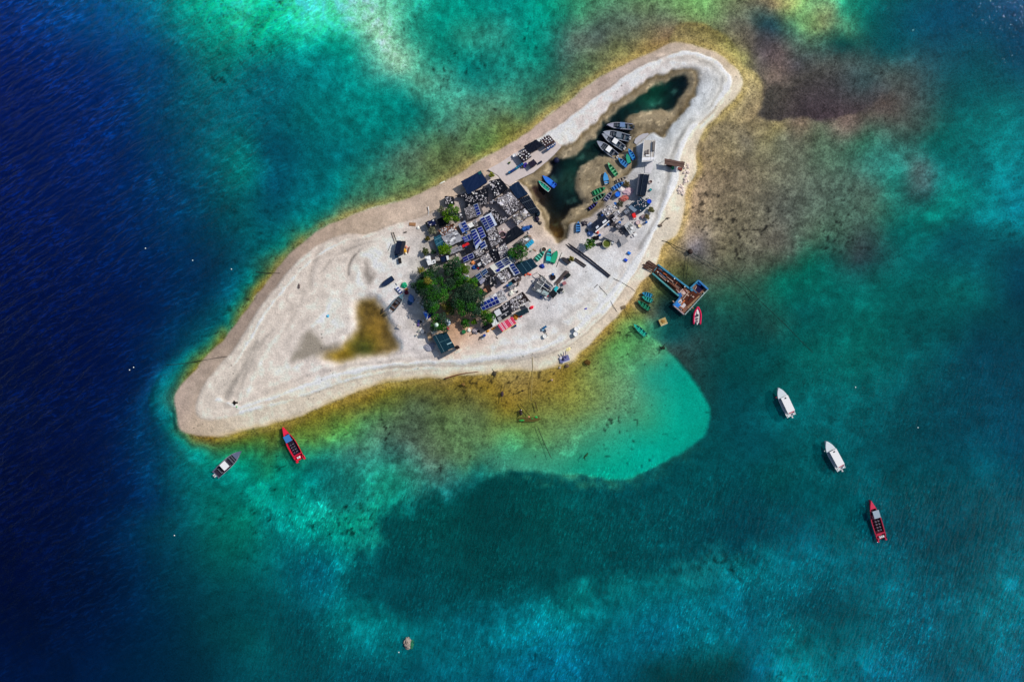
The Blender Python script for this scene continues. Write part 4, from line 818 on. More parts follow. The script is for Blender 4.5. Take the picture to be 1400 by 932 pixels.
for t in np.linspace(.04, .94, 8):
    MB().tube([lrel((535 + 5 * t, 318 + 15 * t), .1), lrel((538.2 + 4.4 * t, 317.6 + 13.4 * t), .1)], .045, 5).build('rung', M((120, 108, 96)), ld)

# ------------------------------------------------------------------ boats
def hw(t, w, p, stern=.9):
    if t < .45: return w / 2 * (stern + (1 - stern) * math.sin(t / .45 * math.pi / 2))
    return w / 2 * max(0.0, 1 - ((t - .45) / .55) ** p)
def hull_mesh(L, w, fb, draft, p, rim, floor, stern=.9, n=14, sheer=.25):
    m = MB(); vs = []; K = 9
    for i in range(n + 1):
        t = i / n; t = 1 - (1 - t) ** 1.25; x = -L / 2 + L * t; b = hw(t, w, p, stern); b = max(b, .015); zt = fb + sheer * max(0, (t - .4) / .6) ** 2
        r = min(rim, b * .8); e = min(b * .98, b * (1 - .25 * t) ); kz = -draft * (1 - max(0, (t - .75) / .25) ** 2 * .8)
        half = [(0, kz), (e * .75, kz * .55), (b, zt), (b - r, zt), (max(b - r - .03, 0.005), floor + .0 if t < .99 else zt - .02)]
        row = [(x, y, z) for y, z in half[::-1]] + [(x, -y, z) for y, z in half[1:]]
        row = row[:5] + row[5:]; vs += row
    fs = [(i * K + k, (i + 1) * K + k, (i + 1) * K + k + 1, i * K + k + 1) for i in range(n) for k in range(K - 1)]
    fs += [(i * K + K - 1, (i + 1) * K + K - 1, (i + 1) * K, i * K) for i in range(n)]        # floor
    fs.append(tuple(range(K)))
    m.add(vs, fs); return m
def engine(root, x, y, z, col, s=1.0):
    e = MB().box(x - .28 * s, y, z, .55 * s, .36 * s, .42 * s, 0, .8).build('outboard_motor', M(col, .35), root)
    MB().box(x - .22 * s, y, z - .75 * s, .2 * s, .12 * s, .75 * s).box(x - .28 * s, y, z - .8 * s, .4 * s, .08 * s, .1 * s).build('motor_leg', M((70, 72, 78)), e)
def deckpoly(L, w, p, t0, t1, z, rim, stern=.9, n=8, zf=None):
    a = []
    for i in range(n + 1):
        t = t0 + (t1 - t0) * i / n; a.append((-L / 2 + L * t, max(hw(t, w, p, stern) - rim, .01), z + .25 * max(0, (t - .4) / .6) ** 2))
    return a + [(x, -y, q) for x, y, q in a[::-1]]
def boat(kind, label, bow, stern, wpx, style, col, col2=None, col3=None, group=None, wl=None, cat='boat', motors=1, extra=None):
    bx_, by_ = P(*bow); sx_, sy_ = P(*stern); L = math.hypot(bx_ - sx_, by_ - sy_); a = math.atan2(by_ - sy_, bx_ - sx_); w = wpx * S
    cxp, cyp = (bow[0] + stern[0]) / 2, (bow[1] + stern[1]) / 2
    if wl is None:
        z = gz(cxp, cyp); z = 0.0 if z < -.05 else z + .22
    else: z = wl
    o = thing(kind, label, cat, (bx_ + sx_) / 2, (by_ + sy_) / 2, z, a, group)
    col2 = col2 or col; col3 = col3 or (60, 64, 70)
    if style == 'skiff':
        p = 2.0; hull_mesh(L, w, .42, .2, p, .10, .06).build('hull', M(col), o)
        MB().slab(deckpoly(L, w, p, .03, .80, .08, .16), .03).build('floor', M(col3, .8, .3), o)
        MB().slab(deckpoly(L, w, p, .80, .985, .44, .02), .04).build('foredeck', M(col2), o)
        for t in (.16, .38, .6):
            x = -L / 2 + L * t; ww = hw(t, w, p) * 2 - .16
            MB().box(x, 0, .30, .3, ww, .06).build('seat', M(col2, .7, .25), o)
        if extra == 'cover':
            MB().slab(deckpoly(L, w, p, .30, .93, .5, .04), .1).build('cover', M(col2, .6, .1), o)
        if extra == 'stack':
            MB().slab(deckpoly(L, w, p, .12, .45, .5, .08), .2).build('net_pile', M(col2, .9, .4), o)
        if motors: engine(o, -L / 2, 0, .35, (52, 56, 62), .8)
    elif style == 'raft':
        hull_mesh(L, w, .38, .15, 2.6, .18, .1, .95).build('hull', M(col), o); MB().slab(deckpoly(L, w, 2.6, .04, .97, .4, .10, .95), .2).build('cover', M(col2, .5, .12), o)
    elif style == 'speed':
        p = 2.7; w *= 1.12; hull_mesh(L, w, .62, .3, p, .13, .12).build('hull', M(col, .5, .08), o)
        MB().slab(deckpoly(L, w, p, .02, .74, .14, .19), .03).build('floor', M(col3, .8, .3), o)
        fd = MB().slab(deckpoly(L, w, p, .74, .985, .64, .03), .05).build('foredeck', M(col, .5, .08), o)
        MB().box(-L / 2 + L * .86, 0, .74, .3, .3, .04).build('hatch', M((70, 74, 84)), fd)
        for t in (.60, .68):
            MB().box(-L / 2 + L * t, 0, .16, .3, hw(t, w, p) * 2 - .5, .32).build('seat', M((86, 92, 104)), o)
        xc = -L / 2 + L * .42
        MB().box(xc + .25, 0, .15, .55, w * .42, .85, 0, .85).build('console', M((80, 86, 98)), o)
        if extra != 'open':
            cl = L * .19; cv = MB().box(xc, 0, 1.65, cl, w * .72, .06).build('canopy', M(col2, .5, .05), o)
            for sx in (-1, 1):
                for sy in (-1, 1): MB().tube([(xc + sx * cl * .42, sy * w * .32, .3), (xc + sx * cl * .42, sy * w * .32, 1.65)], .03, 5).build('post', M(LGREY), cv)
        for sy in (-1, 1):
            MB().tube([(-L / 2 + L * t, sy * (hw(t, w, p) - .08), .72 + .25 * max(0, (t - .4) / .6) ** 2 + .12) for t in (.2, .4, .6, .75, .88)], .03, 5).build('rail', M(LGREY, .3), o)
        MB().box(-L / 2 + L * .18, 0, .16, .4, w * .6, .36).build('seat', M((100, 104, 114)), o)
        for k in range(motors): engine(o, -L / 2 + .1, (k - (motors - 1) / 2) * .5, .5, (196, 196, 202) if extra != 'dark' else (80, 84, 90))
    elif style == 'ferry':
        p = 3.0; hull_mesh(L, w, .7, .3, p, .10, .3, .86).build('hull', M(col, .4, .05), o)
        MB().slab(deckpoly(L, w, p, .02, .68, .36, .13, .86), .04).build('floor', M((200, 204, 210)), o)
        MB().slab(deckpoly(L, w, p, .66, .985, .76, .03, .86), .08).build('foredeck', M((206, 216, 226), .45, .05), o)
        x0, x1 = -L / 2 + L * .16, -L / 2 + L * .68; cw = w * .74; yo = -w * .06
        ca = MB().box((x0 + x1) / 2, yo, .36, (x1 - x0) * .96, cw * .92, 1.15).build('cabin', M((210, 216, 222)), o)
        for sy in (-1, 1):
            for k in range(4):
                MB().box(x0 + (x1 - x0) * (k + .5) / 4, yo + sy * cw * .462, .85, (x1 - x0) * .19, .03, .5).build('window', M((40, 52, 66), .15), ca)
        MB().box(x1 - (x1 - x0) * .02, yo, .85, .04, cw * .8, .5).build('windscreen', M((40, 52, 66), .15), ca)
        r = MB().box((x0 + x1) / 2, yo, 1.52, (x1 - x0) * 1.02, cw, .09, 0, .96).build('roof', M((236, 238, 242), .45, .05), o)
        MB().box(x1 - .45, yo - .1, 1.61, .35, .5, .05).build('hatch', M((44, 56, 66)), r)
        MB().box(-L / 2 + L * .13, -w * .12, .40, .4, w * .5, .5).build('seat', M((176, 50, 78)), o)
        MB().box(-L / 2 + L * .045, w * .28, .5, .5, .38, .3).build('stern_step', M(col), o); MB().box(-L / 2 + L * .045, -w * .28, .5, .5, .38, .3).build('stern_step', M(col), o)
        engine(o, -L / 2 + .1, 0, .55, (212, 212, 216), 1.1)
        MB().blob(-L / 2 + L * .74, w / 2 + .14, .5, .2, .14, .2).build('fender', M(col2), o)
    elif style == 'long':
        p = 1.7; hull_mesh(L, w, .75, .35, p, .2, .2, .92).build('hull', M(col, .45, .1), o)
        MB().slab(deckpoly(L, w, p, .12, .80, .24, .25, .92), .04).build('floor', M(col3, .8, .25), o)
        MB().slab(deckpoly(L, w, p, .78, .985, .8, .03, .92), .06).build('foredeck', M(col3 if False else tuple(min(255, int(c_ * 1.1) + 10) for c_ in col), .45, .1), o)
        xc = -L / 2 + L * .66; cl = L * .19
        cv = MB().box(xc, -.06, 1.75, cl, w * .62, .07, 0, .97).build('canopy', M(col2, .5, .06), o)
        for sx in (-1, 1):
            for sy in (-1, 1): MB().tube([(xc + sx * cl * .42, sy * w * .26, .3), (xc + sx * cl * .42, sy * w * .26, 1.75)], .035, 5).build('post', M(LGREY), cv)
        MB().box(xc, 0, .26, .7, w * .4, .9, 0, .85).build('console', M((70, 66, 78)), o)
        for r in range(4):
            for sy in (-1, 1):
                x = -L / 2 + L * (.26 + .075 * r)
                s_ = MB().box(x, sy * w * .13, .26, .42, .36, .45).build('seat', M((34, 36, 48)), o)
                MB().box(x - .19, sy * w * .13, .71, .07, .34, .45).build('seat_back', M((160, 160, 176)), s_)
        MB().box(-L / 2 + L * .155, 0, .4, .3, w * .8, .5).build('transom', M(col), o)
        for sy in (-1, 1): MB().box(-L / 2 + .1, sy * w * .38, .25, L * .12, w * .17, .5, 0, .9).build('stern_pod', M(col), o)
        for k in range(motors): engine(o, -L / 2 + L * .10, (k - (motors - 1) / 2) * .5, .7, (226, 228, 234))
    elif style == 'rib':
        p = 2.0; T = []
        for t in np.linspace(0, 1, 12): T.append((-L / 2 + L * min(t, .97), (hw(min(t, .97), w, p, .94) - .2) if t < .97 else .03, .35 + .2 * max(0, t - .6)))
        tube = MB().tube([(x, max(y, .03), z) for x, y, z in T], .24, 8).tube([(x, -max(y, .03), z) for x, y, z in T], .24, 8).build('inflatable_tube', M(col, .5, .08), o, True)
        MB().slab(deckpoly(L, w, p, .08, .9, .30, .35, .94), .3).build('hull', M(col2, .5, .1), o)
        MB().box(0, 0, .3, .6, .4, .8, 0, .8).build('console', M((90, 94, 100)), o)
        for x in (-.9, -1.6): MB().box(x, 0, .3, .4, .45, .4).build('seat', M((110, 112, 118)), o)
        for x in (1.0, .55): MB().box(x, 0, .3, .3, .5, .25).build('locker', M((236, 238, 240)), o)
        engine(o, -L / 2 + .35, 0, .5, (214, 216, 222), .9)
    return o
GB = (138, 146, 166)
boat('speedboat', 'long grey open speedboat moored alone nearest the creek head', (829, 171.7), (864.6, 174.3), 8, 'speed', (148, 150, 172), (104, 130, 172), (76, 98, 118), motors=2, extra='dark')
boat('speedboat', 'grey speedboat with a big grey hard canopy, bow beside its neighbour in the creek', (824, 181.5), (860, 190), 9.5, 'speed', (146, 154, 172), (116, 126, 142), (62, 80, 96), motors=2)
boat('speedboat', 'grey speedboat with a white canopy, second from the sand spit in the creek', (822.5, 184), (852.6, 203.5), 8.5, 'speed', (146, 154, 170), (232, 240, 250), (58, 74, 92), motors=2)
boat('speedboat', 'grey speedboat with the largest white canopy, nearest the sand spit in the creek', (815.5, 194), (842.8, 214.8), 9.5, 'speed', GB, (236, 242, 252), (44, 56, 70), motors=2)
boat('speedboat', 'grey speedboat with a white canopy anchored off the western sand tip', (330.8, 615.8), (295.5, 648.8), 12.5, 'speed', (100, 108, 136), (240, 242, 246), (46, 42, 58), motors=2)
boat('rowing_boat', 'blue rowing boat hauled up just west of the concrete building', (858, 205), (866, 219.6), 6, 'skiff', (44, 104, 188), (52, 140, 200), (40, 120, 190), motors=0)
boat('rowing_boat', 'dark little boat with a bright green deck between two blue boats', (855.6, 211.5), (859.6, 225), 6.3, 'raft', (36, 34, 44), (36, 150, 122))
boat('rowing_boat', 'blue rowing boat at the sterns of the grey speedboats', (844, 217.8), (856.5, 228.9), 6.5, 'skiff', (70, 120, 176), (60, 132, 196), (40, 96, 160), motors=0)
boat('rowing_boat', 'green rowing boat with pale thwarts on the brown sand spit', (829.8, 224), (842.3, 241.3), 6.3, 'skiff', (70, 140, 110), (120, 186, 140), (30, 130, 80), motors=0)
boat('rowing_boat', 'blue boat with a light blue cover and white stern on the brown spit', (826, 237), (828.8, 253.5), 7.3, 'skiff', (60, 76, 92), (70, 150, 214), (210, 212, 216), motors=0, extra='cover')
boat('rowing_boat', 'bare grey wooden rowing boat on the brown spit', (857.5, 243.5), (840.5, 249.5), 4.6, 'skiff', (140, 132, 124), (160, 150, 140), (90, 72, 62), motors=0)
boat('rowing_boat', 'blue rowing boat with a blue floor by the orange gravel', (851.8, 250.3), (836.2, 260.2), 6.2, 'skiff', (96, 140, 176), (70, 130, 200), (40, 100, 190), motors=0)
boat('rowing_boat', 'bright green rowing boat lying behind a white rimmed one', (827, 258), (809.8, 266), 7.4, 'skiff', (40, 110, 90), (60, 150, 100), (30, 130, 84), motors=0)
boat('rowing_boat', 'dark green boat with a pale rim and two open hatches', (827.6, 265.5), (811, 275), 6.6, 'skiff', (110, 150, 130), (70, 120, 96), (14, 34, 34), motors=0)
boat('rowing_boat', 'grey brown rowing boat with blue floor next to the scrap heap roof', (836, 262.8), (826.3, 275.8), 6.8, 'skiff', (150, 146, 160), (120, 124, 150), (44, 60, 130), motors=0)
boat('rowing_boat', 'black rowing boat with a violet bow on the spit shore', (816.5, 277.6), (803.8, 287.8), 5.4, 'skiff', (24, 30, 42), (60, 60, 130), (20, 26, 34), motors=0)
boat('rowing_boat', 'small sky blue boat standing on the sand west of the ragged navy roof', (789.8, 304), (789.8, 318.8), 6.2, 'skiff', (80, 130, 184), (70, 140, 214), (24, 50, 70), motors=0)
boat('fishing_boat', 'bright blue boat floating in the creek beside a green one', (741.5, 240.8), (759.3, 255.4), 7.5, 'skiff', (40, 70, 180), (44, 116, 224), (40, 100, 200), motors=0, extra='cover', wl=0)
boat('fishing_boat', 'green boat with a white rim floating in the creek beside the bright blue one', (735.8, 247.6), (751.2, 260.8), 6.4, 'skiff', (190, 200, 206), (40, 160, 140), (40, 150, 130), motors=0, wl=0)
boat('rowing_boat', 'green rowing boat on the village sand below the round basket', (744, 344.5), (732.2, 357), 7, 'skiff', (40, 124, 104), (90, 190, 170), (50, 150, 130), motors=0)
boat('rowing_boat', 'turquoise and grey rowing boat between two green boats on village sand', (751.4, 340.5), (748.6, 360), 7, 'skiff', (70, 140, 150), (40, 190, 190), (110, 140, 160), motors=0, extra='stack')
boat('rowing_boat', 'light green boat with a full green cover, right of the turquoise one', (761, 343.5), (754.5, 360.3), 7.6, 'raft', (24, 120, 90), (40, 160, 116))
boat('dinghy', 'black inflatable dinghy lying on the sand near the short grey beams', (767, 353), (778, 360.5), 5.6, 'raft', (26, 24, 30), (52, 50, 56))
boat('dinghy', 'black covered pontoon boat on the western sand', (523, 391.5), (539, 380.5), 7.6, 'raft', (30, 34, 44), (24, 42, 72))
boat('speedboat', 'grey blue beached boat with brown floor beside the coloured tarpaulins', (553.5, 402.5), (536, 424.5), 9, 'speed', (92, 124, 140), (220, 224, 228), (96, 74, 66), motors=2, extra='open')
boat('motorboat', 'blue and teal motorboat, northernmost of the three moored by the barge', (877.2, 400.3), (891.5, 405), 6.6, 'skiff', (50, 136, 140), (44, 130, 176), (40, 120, 150))
boat('motorboat', 'teal motorboat moored in the middle of three by the barge', (877, 405.5), (891.8, 411.8), 6.2, 'skiff', (60, 150, 150), (40, 150, 140), (30, 130, 120))
boat('motorboat', 'dark green motorboat, southernmost of the three moored by the barge', (871, 411), (888, 423.2), 7, 'skiff', (36, 96, 76), (30, 126, 96), (30, 110, 80))
boat('motorboat', 'turquoise motorboat alone over the green shallows south of the barge', (865.7, 442.8), (883, 458.8), 7.2, 'skiff', (60, 124, 118), (30, 170, 150), (30, 160, 140))
boat('inflatable_boat', 'crimson inflatable boat with a white deck moored at the barge stern', (953.7, 418.8), (952.3, 443.3), 11.5, 'rib', (206, 28, 82), (214, 212, 212))
boat('passenger_boat', 'white cabin boat with a red fender, the one nearer the barge', (1062.5, 529.5), (1081, 568.5), 14.5, 'ferry', (220, 228, 234), (190, 40, 60))
boat('passenger_boat', 'white cabin boat with a white fender, farther out than its twin', (1127.5, 602), (1149, 641.5), 14.5, 'ferry', (216, 224, 234), (226, 228, 230))
boat('longboat', 'red longboat with a blue canopy and rows of seats by the western shallows', (387.5, 583.5), (411.5, 627.5), 14.5, 'long', (208, 30, 62), (60, 120, 190), (40, 26, 48), motors=2)
boat('longboat', 'dull red longboat with a grey canopy anchored alone in the eastern deep', (1188, 682.5), (1204, 736), 14.5, 'long', (176, 46, 74), (150, 168, 184), (60, 20, 40), motors=3)

# ------------------------------------------------------------------ barge
bg = thing('barge', 'long rusty blue landing barge with a square stern deck, nosed onto the beach', 'barge', *P(925, 393), 0)
def br(p, z): x, y = P(*p, z); return (x - bg.location[0], y - bg.location[1])
MB().prism([br(p, .2) for p in Q('892.5,372.5 899,362 945,396.5 930,408 926,403')], -.5, .2).build('hull', M((112, 92, 84), .8, .3), bg)
MB().prism([br(p, .5) for p in Q('955,383.5 968,395.5 936,429.7 921,417.3')], -.6, .45).build('stern_hull', M((128, 92, 78), .8, .3), bg)
for a, b_, wd, col, h in (((899.5, 361.5), (947, 397.5), .42, (44, 140, 186), .85), ((892, 373.3), (928, 404.5), .34, (70, 166, 176), .85), ((896, 369), (930, 398), .2, (120, 72, 56), .6), ((955, 383.3), (968.3, 395.4), .42, (42, 128, 208), 1.2),
                       ((968.3, 395.4), (936.5, 429.9), .26, (150, 186, 190), 1.0), ((955, 383.3), (944, 394), .42, (42, 140, 190), 1.1), ((930, 407), (921, 417.2), .5, (44, 126, 200), 1.1), ((921, 417.2), (935.5, 429.8), .3, (170, 160, 170), .9)):
    x0, y0 = br(a, h); x1, y1 = br(b_, h)
    MB().box((x0 + x1) / 2, (y0 + y1) / 2, -.3, math.hypot(x1 - x0, y1 - y0), wd, .3 + h, math.atan2(y1 - y0, x1 - x0)).build('bulwark', M(tuple(int(v * .82 + k_ * .18) for v, k_ in zip(col, (120, 84, 66))), .7, .55, 1.6), bg)
for a, b_, wd, col in (((897.5, 366.5), (936, 394.5), .36, (70, 34, 26)), ((899.5, 365.5), (937.5, 393), .2, (150, 100, 74)), ((895, 371), (926, 398), .26, (84, 52, 40)), ((902, 377), (924, 395.5), .4, (66, 40, 34)), ((930, 388), (941, 402.5), .4, (104, 52, 36)), ((932, 388), (943, 399), .22, (196, 132, 98)), ((924, 395), (934, 405), .3, (180, 150, 140))):
    x0, y0 = br(a, .5); x1, y1 = br(b_, .5)
    MB().box((x0 + x1) / 2, (y0 + y1) / 2, .2, math.hypot(x1 - x0, y1 - y0), wd, .28, math.atan2(y1 - y0, x1 - x0)).build('beam', M(col, .9, .35), bg)
for qd, z, col in (('955.5,387 963,393 956,401 949,395', .5, (30, 22, 60)), ('948,396 956.5,402.5 940,418 932,411', .62, (78, 38, 26)), ('957,402.5 962,398.5 944,424 939,420', .55, (150, 118, 92)), ('923,414 931,408.5 938,417 932,424', .6, (196, 190, 194)), ('921.5,417 926,412.5 931,417 926.5,420.5', .95, (44, 124, 214)), ('956,384 961,387.5 957.5,391 952.5,387.5', .75, (52, 134, 222)), ('934,394 941,398 936,404 929,399', .42, (206, 180, 178)), ('926,401 931,400 933,405 929,407', .5, (36, 96, 160))):
    MB().prism([br(p, z) for p in Q(qd)], .21 if z < .5 else .46, z).build('deck_plate', M(col, .8, .3), bg)
rb = random.Random(5)
for k in range(34):
    t, q_ = rb.random(), rb.random()
    if k < 20: px, py = 895 + 41 * t + 6.5 * (q_ - .5), 367.5 + 31 * t - 8 * (q_ - .5)
    else: px, py = 953 - 26 * t + 10 * (q_ - .5), 391 + 28 * t + 9 * (q_ - .5)
    x, y = br((px, py), .6); a_ = rb.choice((-.63, .94)) + rb.uniform(-.15, .15)
    MB().box(x, y, .3 if k < 20 else .55, rb.uniform(.5, 2.6), rb.uniform(.1, .38), rb.uniform(.1, .3), a_).build('scrap_plate', M(rb.choice([(196, 112, 66), (172, 92, 58), (84, 44, 34), (120, 66, 44), (150, 96, 72), (60, 40, 38), (176, 150, 138), (44, 100, 140), (196, 176, 166), (70, 130, 150)]), .9, .4), bg)
for px, py, col in ((958, 402, (30, 60, 74)), (930, 413, (40, 60, 60)), (962, 400, (200, 196, 170)), (947, 421, (170, 120, 90)), (922, 381, (225, 225, 225)), (913, 384.5, (215, 210, 205)), (899, 372, (214, 210, 204)), (936, 392, (200, 206, 208)), (949, 415, (120, 90, 70))):
    x, y = br((px, py), .6); MB().cyl(x, y, .2, .16, .7, 10).build('bollard', M(col), bg)
for a, b_ in (((899, 364.5), (886.5, 356.3)), ((897, 366), (884, 358.5)), ((894.5, 369), (880, 364)), ((896, 367), (879, 361.5)), ((893.5, 371), (879, 365.5))):
    x0, y0 = br(a, .6); x1, y1 = br(b_, .6); z1 = gz(*b_) + .25
    MB().tube([(x0, y0, .6), (x1, y1, z1)], .17, 4).build('ramp_beam', M((92, 66, 58), .9, .3), bg)
MB().slab([(*br((884.8, 356.8), .8), .75), (*br((899, 364), .8), .62), (*br((896, 367.5), .8), .62), (*br((882.5, 360.3), .8), .72)], .1).build('ramp', M((96, 74, 66), .9, .3), bg)
for k in range(9):
    t = k / 8; x, y = br((966 - 28 * t, 398 + 30 * t), 1.4); MB().tube([(x, y, .4), (x, y, 1.5)], .04, 5).build('railing_post', M((200, 206, 208)), bg)

# ------------------------------------------------------------------ ropes, floats and small afloat things
line_thing('rope', 'black mooring rope from the beach to the dark float', 'rope', [(905, 329), (913, 331), (928, 338.5), (942, 344)], .09, (24, 28, 26), .05, 5)
line_thing('rope', 'long black rope running from the dark float out to the eastern deep', 'rope', [(944, 344.5), (980, 366), (1017, 388.5), (1040, 412), (1075, 445), (1095, 466), (1112, 482)], .06, (24, 52, 50), .03, 5, zabs=0)
line_thing('rope', 'slack dark rope hanging south from the dark float', 'rope', [(942, 347), (940, 365), (938.4, 381.5)], .07, (40, 54, 44), .03, 5, zabs=0)
line_thing('rope', 'dark rope crossing the north western waterline of the sand', 'rope', [(350, 371.5), (360, 373.2), (372, 373.4), (383, 373.5)], .08, (40, 42, 38), .06, 5)
line_thing('rope', 'dark rope running off the western sand into deep water', 'rope', [(312, 487), (297, 489), (275, 493), (250, 497), (228, 499)], .08, (34, 44, 40), .06, 5)
line_thing('rope', 'thin rope on the eastern beach leading to the little brown raft', 'rope', [(819, 391), (829, 402), (836, 414), (843.5, 426)], .05, (70, 64, 60), .04, 5)
line_thing('rope', 'thin rope from the little brown raft into the green shallows', 'rope', [(854, 423), (859, 430), (863, 436)], .05, (60, 58, 40), .04, 5)
line_thing('rope', 'taut rope across the beach towards the barge ramp', 'rope', [(838, 380), (850, 386), (862, 393), (868, 398)], .05, (90, 82, 78), .04, 5)
line_thing('rope', 'thin rope from the southern beach into the yellow shallows', 'rope', [(728, 488), (728.5, 505), (727.5, 522), (726, 548)], .05, (176, 160, 104), .05, 5)
line_thing('rope', 'dark sunken rope over the pale shelf south of the green nets', 'rope', [(735, 583), (743, 603), (750, 618), (754, 626)], .08, (50, 70, 56), .03, 5, zabs=0)
line_thing('pole', 'upright grey pole standing in a hollow on the southern sand', 'pole', [(813, 393), (817.5, 388.5)], .08, (96, 92, 92), .1, 5)
def float_(name, label, cat, px, py, r, col, group=None, h=.5):
    o = MB().blob(0, 0, .05, r, r, r * h, 12, 6, .03).build(name, M(col, .5, .1), None, True); o.location = (*P(px, py), 0.02); tag(o, label, cat, group); return o
fl = float_('mooring_float', 'big dark mooring float where three black ropes meet', 'buoy', 943.5, 344, .75, (52, 40, 38), h=.6)
MB().ring(0, 0, .25, .45, .3, .14).build('collar', M((34, 30, 28)), fl)
for px, py, lab in ((1169.5, 529.2, 'white buoy floating above right of the nearer white cabin boat'), (1254.8, 584.3, 'white buoy floating far right of the farther white cabin boat'), (199, 339.5, 'lone white buoy in the deep blue north west of the island'),
                    (263.5, 356, 'faint white buoy between the deep blue and the western beach'), (316.5, 368, 'white buoy close to the north western beach edge'), (182.8, 502, 'larger of two white buoys off the western tip'), (177.3, 505.5, 'smaller of two white buoys off the western tip'),
                    (545.3, 891, 'white buoy at the foot of the lone reef rock'), (238.5, 731.5, 'pale buoy in the dark blue at the lower left')):
    float_('buoy', lab, 'buoy', px, py, .17, (226, 230, 232))
float_('dinghy_float', 'round navy float at the creek bank by the terrace', 'float', 760.5, 219.2, .8, (22, 28, 60))
rk = tag(MB().blob(-.4, .2, -.1, .95, 1.55, .9, 16, 9, .24).blob(-.1, .9, .0, .8, .7, .6, 10, 6, .25).blob(-.3, -.9, -.1, .8, .8, .6, 10, 6, .25).build('reef_rock', M((150, 140, 134), .95, .4, 1.4)), 'lone pale reef rock breaking the surface in the southern sea', 'rock'); rk.location = (*P(559, 879), 0)
MB().blob(.7, -.3, -.25, .7, 1.3, .45, 12, 7, .3).blob(1.05, .6, -.3, .5, .6, .4, 9, 6, .3).build('seaweed', M((40, 112, 84), .95, .4), rk)
for (px, py, r, col, lab) in ((803.5, 495.3, .95, (86, 66, 30), 'flat brown rock in the shallows off the southern beach'), (787, 499.5, .0, 0, 0), (775, 500, .6, (100, 84, 70), 'grey brown rock at the waterline below the violet mat'), (765, 502.5, .36, (170, 158, 150), 'small pale rock left of the grey brown waterline rock'), (754.5, 519.3, .34, (176, 150, 140), 'small pinkish rock in the yellow shallows'), (714, 534, .3, (44, 36, 30), 'small black rock in the yellow shallows above the nets'), (633, 525.5, .55, (120, 92, 50), 'brown rock below the driftwood log')):
    if not r: continue
    o = MB().blob(0, 0, 0, r, r * .8, .3, 11, 6, .22).build('rock', M(col, .95, .35)); o.location = (*P(px, py), max(gz(px, py), 0) + .02); tag(o, lab, 'rock')

def cluster(name, label, cat, px, py, mats_boxes, z=None, group=None):
    z0 = max(gz(px, py), 0) if z is None else z
    o = thing(name, label, cat, *P(px, py, z0), z0, 0, group)
    for nm, fn, col in mats_boxes:
        m = MB(); fn(m); m.build(nm, M(col, .85, .25), o)
    return o
cluster('driftwood', 'dark tangled driftwood stump at the southern waterline', 'driftwood', 676, 510.5, [('trunk', lambda m: m.blob(0, 0, .1, .6, .75, .3, 9, 5, .4), (70, 64, 54)), ('branch', lambda m: m.tube([(0, .3, .2), (-.6, 1.3, .35)], [.1, .04]), (84, 74, 60)), ('branch', lambda m: m.tube([(.2, .4, .2), (1.0, .7, .3)], [.14, .06]), (84, 74, 60)), ('branch', lambda m: m.tube([(.1, -.4, .15), (.2, -1.2, .15)], [.16, .06]), (64, 58, 50))])
line_thing('driftwood_log', 'long brown driftwood log along the southern waterline', 'driftwood', [(608, 517.5), (617, 514.5), (628, 511.5), (640, 509.5), (654, 508)], [.2] * 3 + [.16] * 5 + [.13] * 4 + [.1] * 4 + [.06], (116, 74, 54), .12, 7)
cluster('sunken_float', 'dark spindle shaped float with poles standing in the yellow shallows', 'float', 686.5, 538.5, [('float', lambda m: m.blob(0, 0, 0, .42, .85, .3, 10, 6, .1), (64, 50, 58)), ('pole', lambda m: m.tube([(.2, .6, .1), (.9, 3.0, .2)], .07), (110, 92, 50)), ('pole', lambda m: m.tube([(-.1, -.6, .05), (-.15, -2.2, .05)], .08), (104, 86, 40))], z=0)
cluster('wreckage', 'dark forked wreckage with a pale tip in the yellow shallows', 'wreckage', 712, 564, [('hulk', lambda m: m.blob(0, 0, 0, .42, .9, .3, 8, 5, .3), (48, 36, 38)), ('arm', lambda m: m.box(-.35, .55, .1, .8, .25, .2, .5), (44, 34, 40)), ('arm', lambda m: m.box(.3, -.2, .1, .5, .3, .2, -.5), (70, 60, 70)), ('tip', lambda m: m.blob(.1, .75, .25, .16, .16, .12), (206, 196, 190))], z=0)
line_thing('pole', 'longer dark pole slanting over the yellow shallows to the nets', 'pole', [(711.5, 552), (724, 567.5)], .09, (62, 52, 30), .05, 5, zabs=0)
line_thing('pole', 'dark pole standing right of the nets in the yellow shallows', 'pole', [(731.5, 548.5), (735, 561.5)], .12, (76, 64, 36), .05, 5, zabs=0)
cluster('fishing_net', 'sunken fishing net marked by bright green floats in the shallows', 'net', 723, 573, [('net', lambda m: (m.blob(0, 0, -.05, 2.8, .6, .12, 16, 5, .35), m.blob(.8, .2, .0, .9, .5, .16, 10, 5, .3)), (88, 80, 40)), ('float', lambda m: m.blob(-1.9, -.25, .06, .75, .28, .14, 10, 5, .25), (50, 160, 70)), ('float', lambda m: m.blob(2.0, .6, .06, .45, .28, .14, 10, 5, .2), (44, 176, 84)), ('float', lambda m: m.blob(.9, .2, .08, .35, .3, .14, 8, 5, .2), (60, 130, 60)), ('float', lambda m: m.blob(0, .7, .08, .3, .3, .14, 8, 5, .2), (196, 140, 100))], z=0)
cluster('driftwood', 'dark sunken branch on the rim of the turquoise shelf', 'driftwood', 905.5, 475.5, [('trunk', lambda m: m.blob(0, 0, -.05, .75, .45, .2, 9, 5, .35), (30, 44, 34)), ('branch', lambda m: m.tube([(0, .2, .05), (.7, .9, .1)], [.16, .07]), (28, 40, 30)), ('branch', lambda m: m.tube([(-.3, 0, .05), (-.9, .6, .05)], [.14, .05]), (28, 40, 30))], z=0)
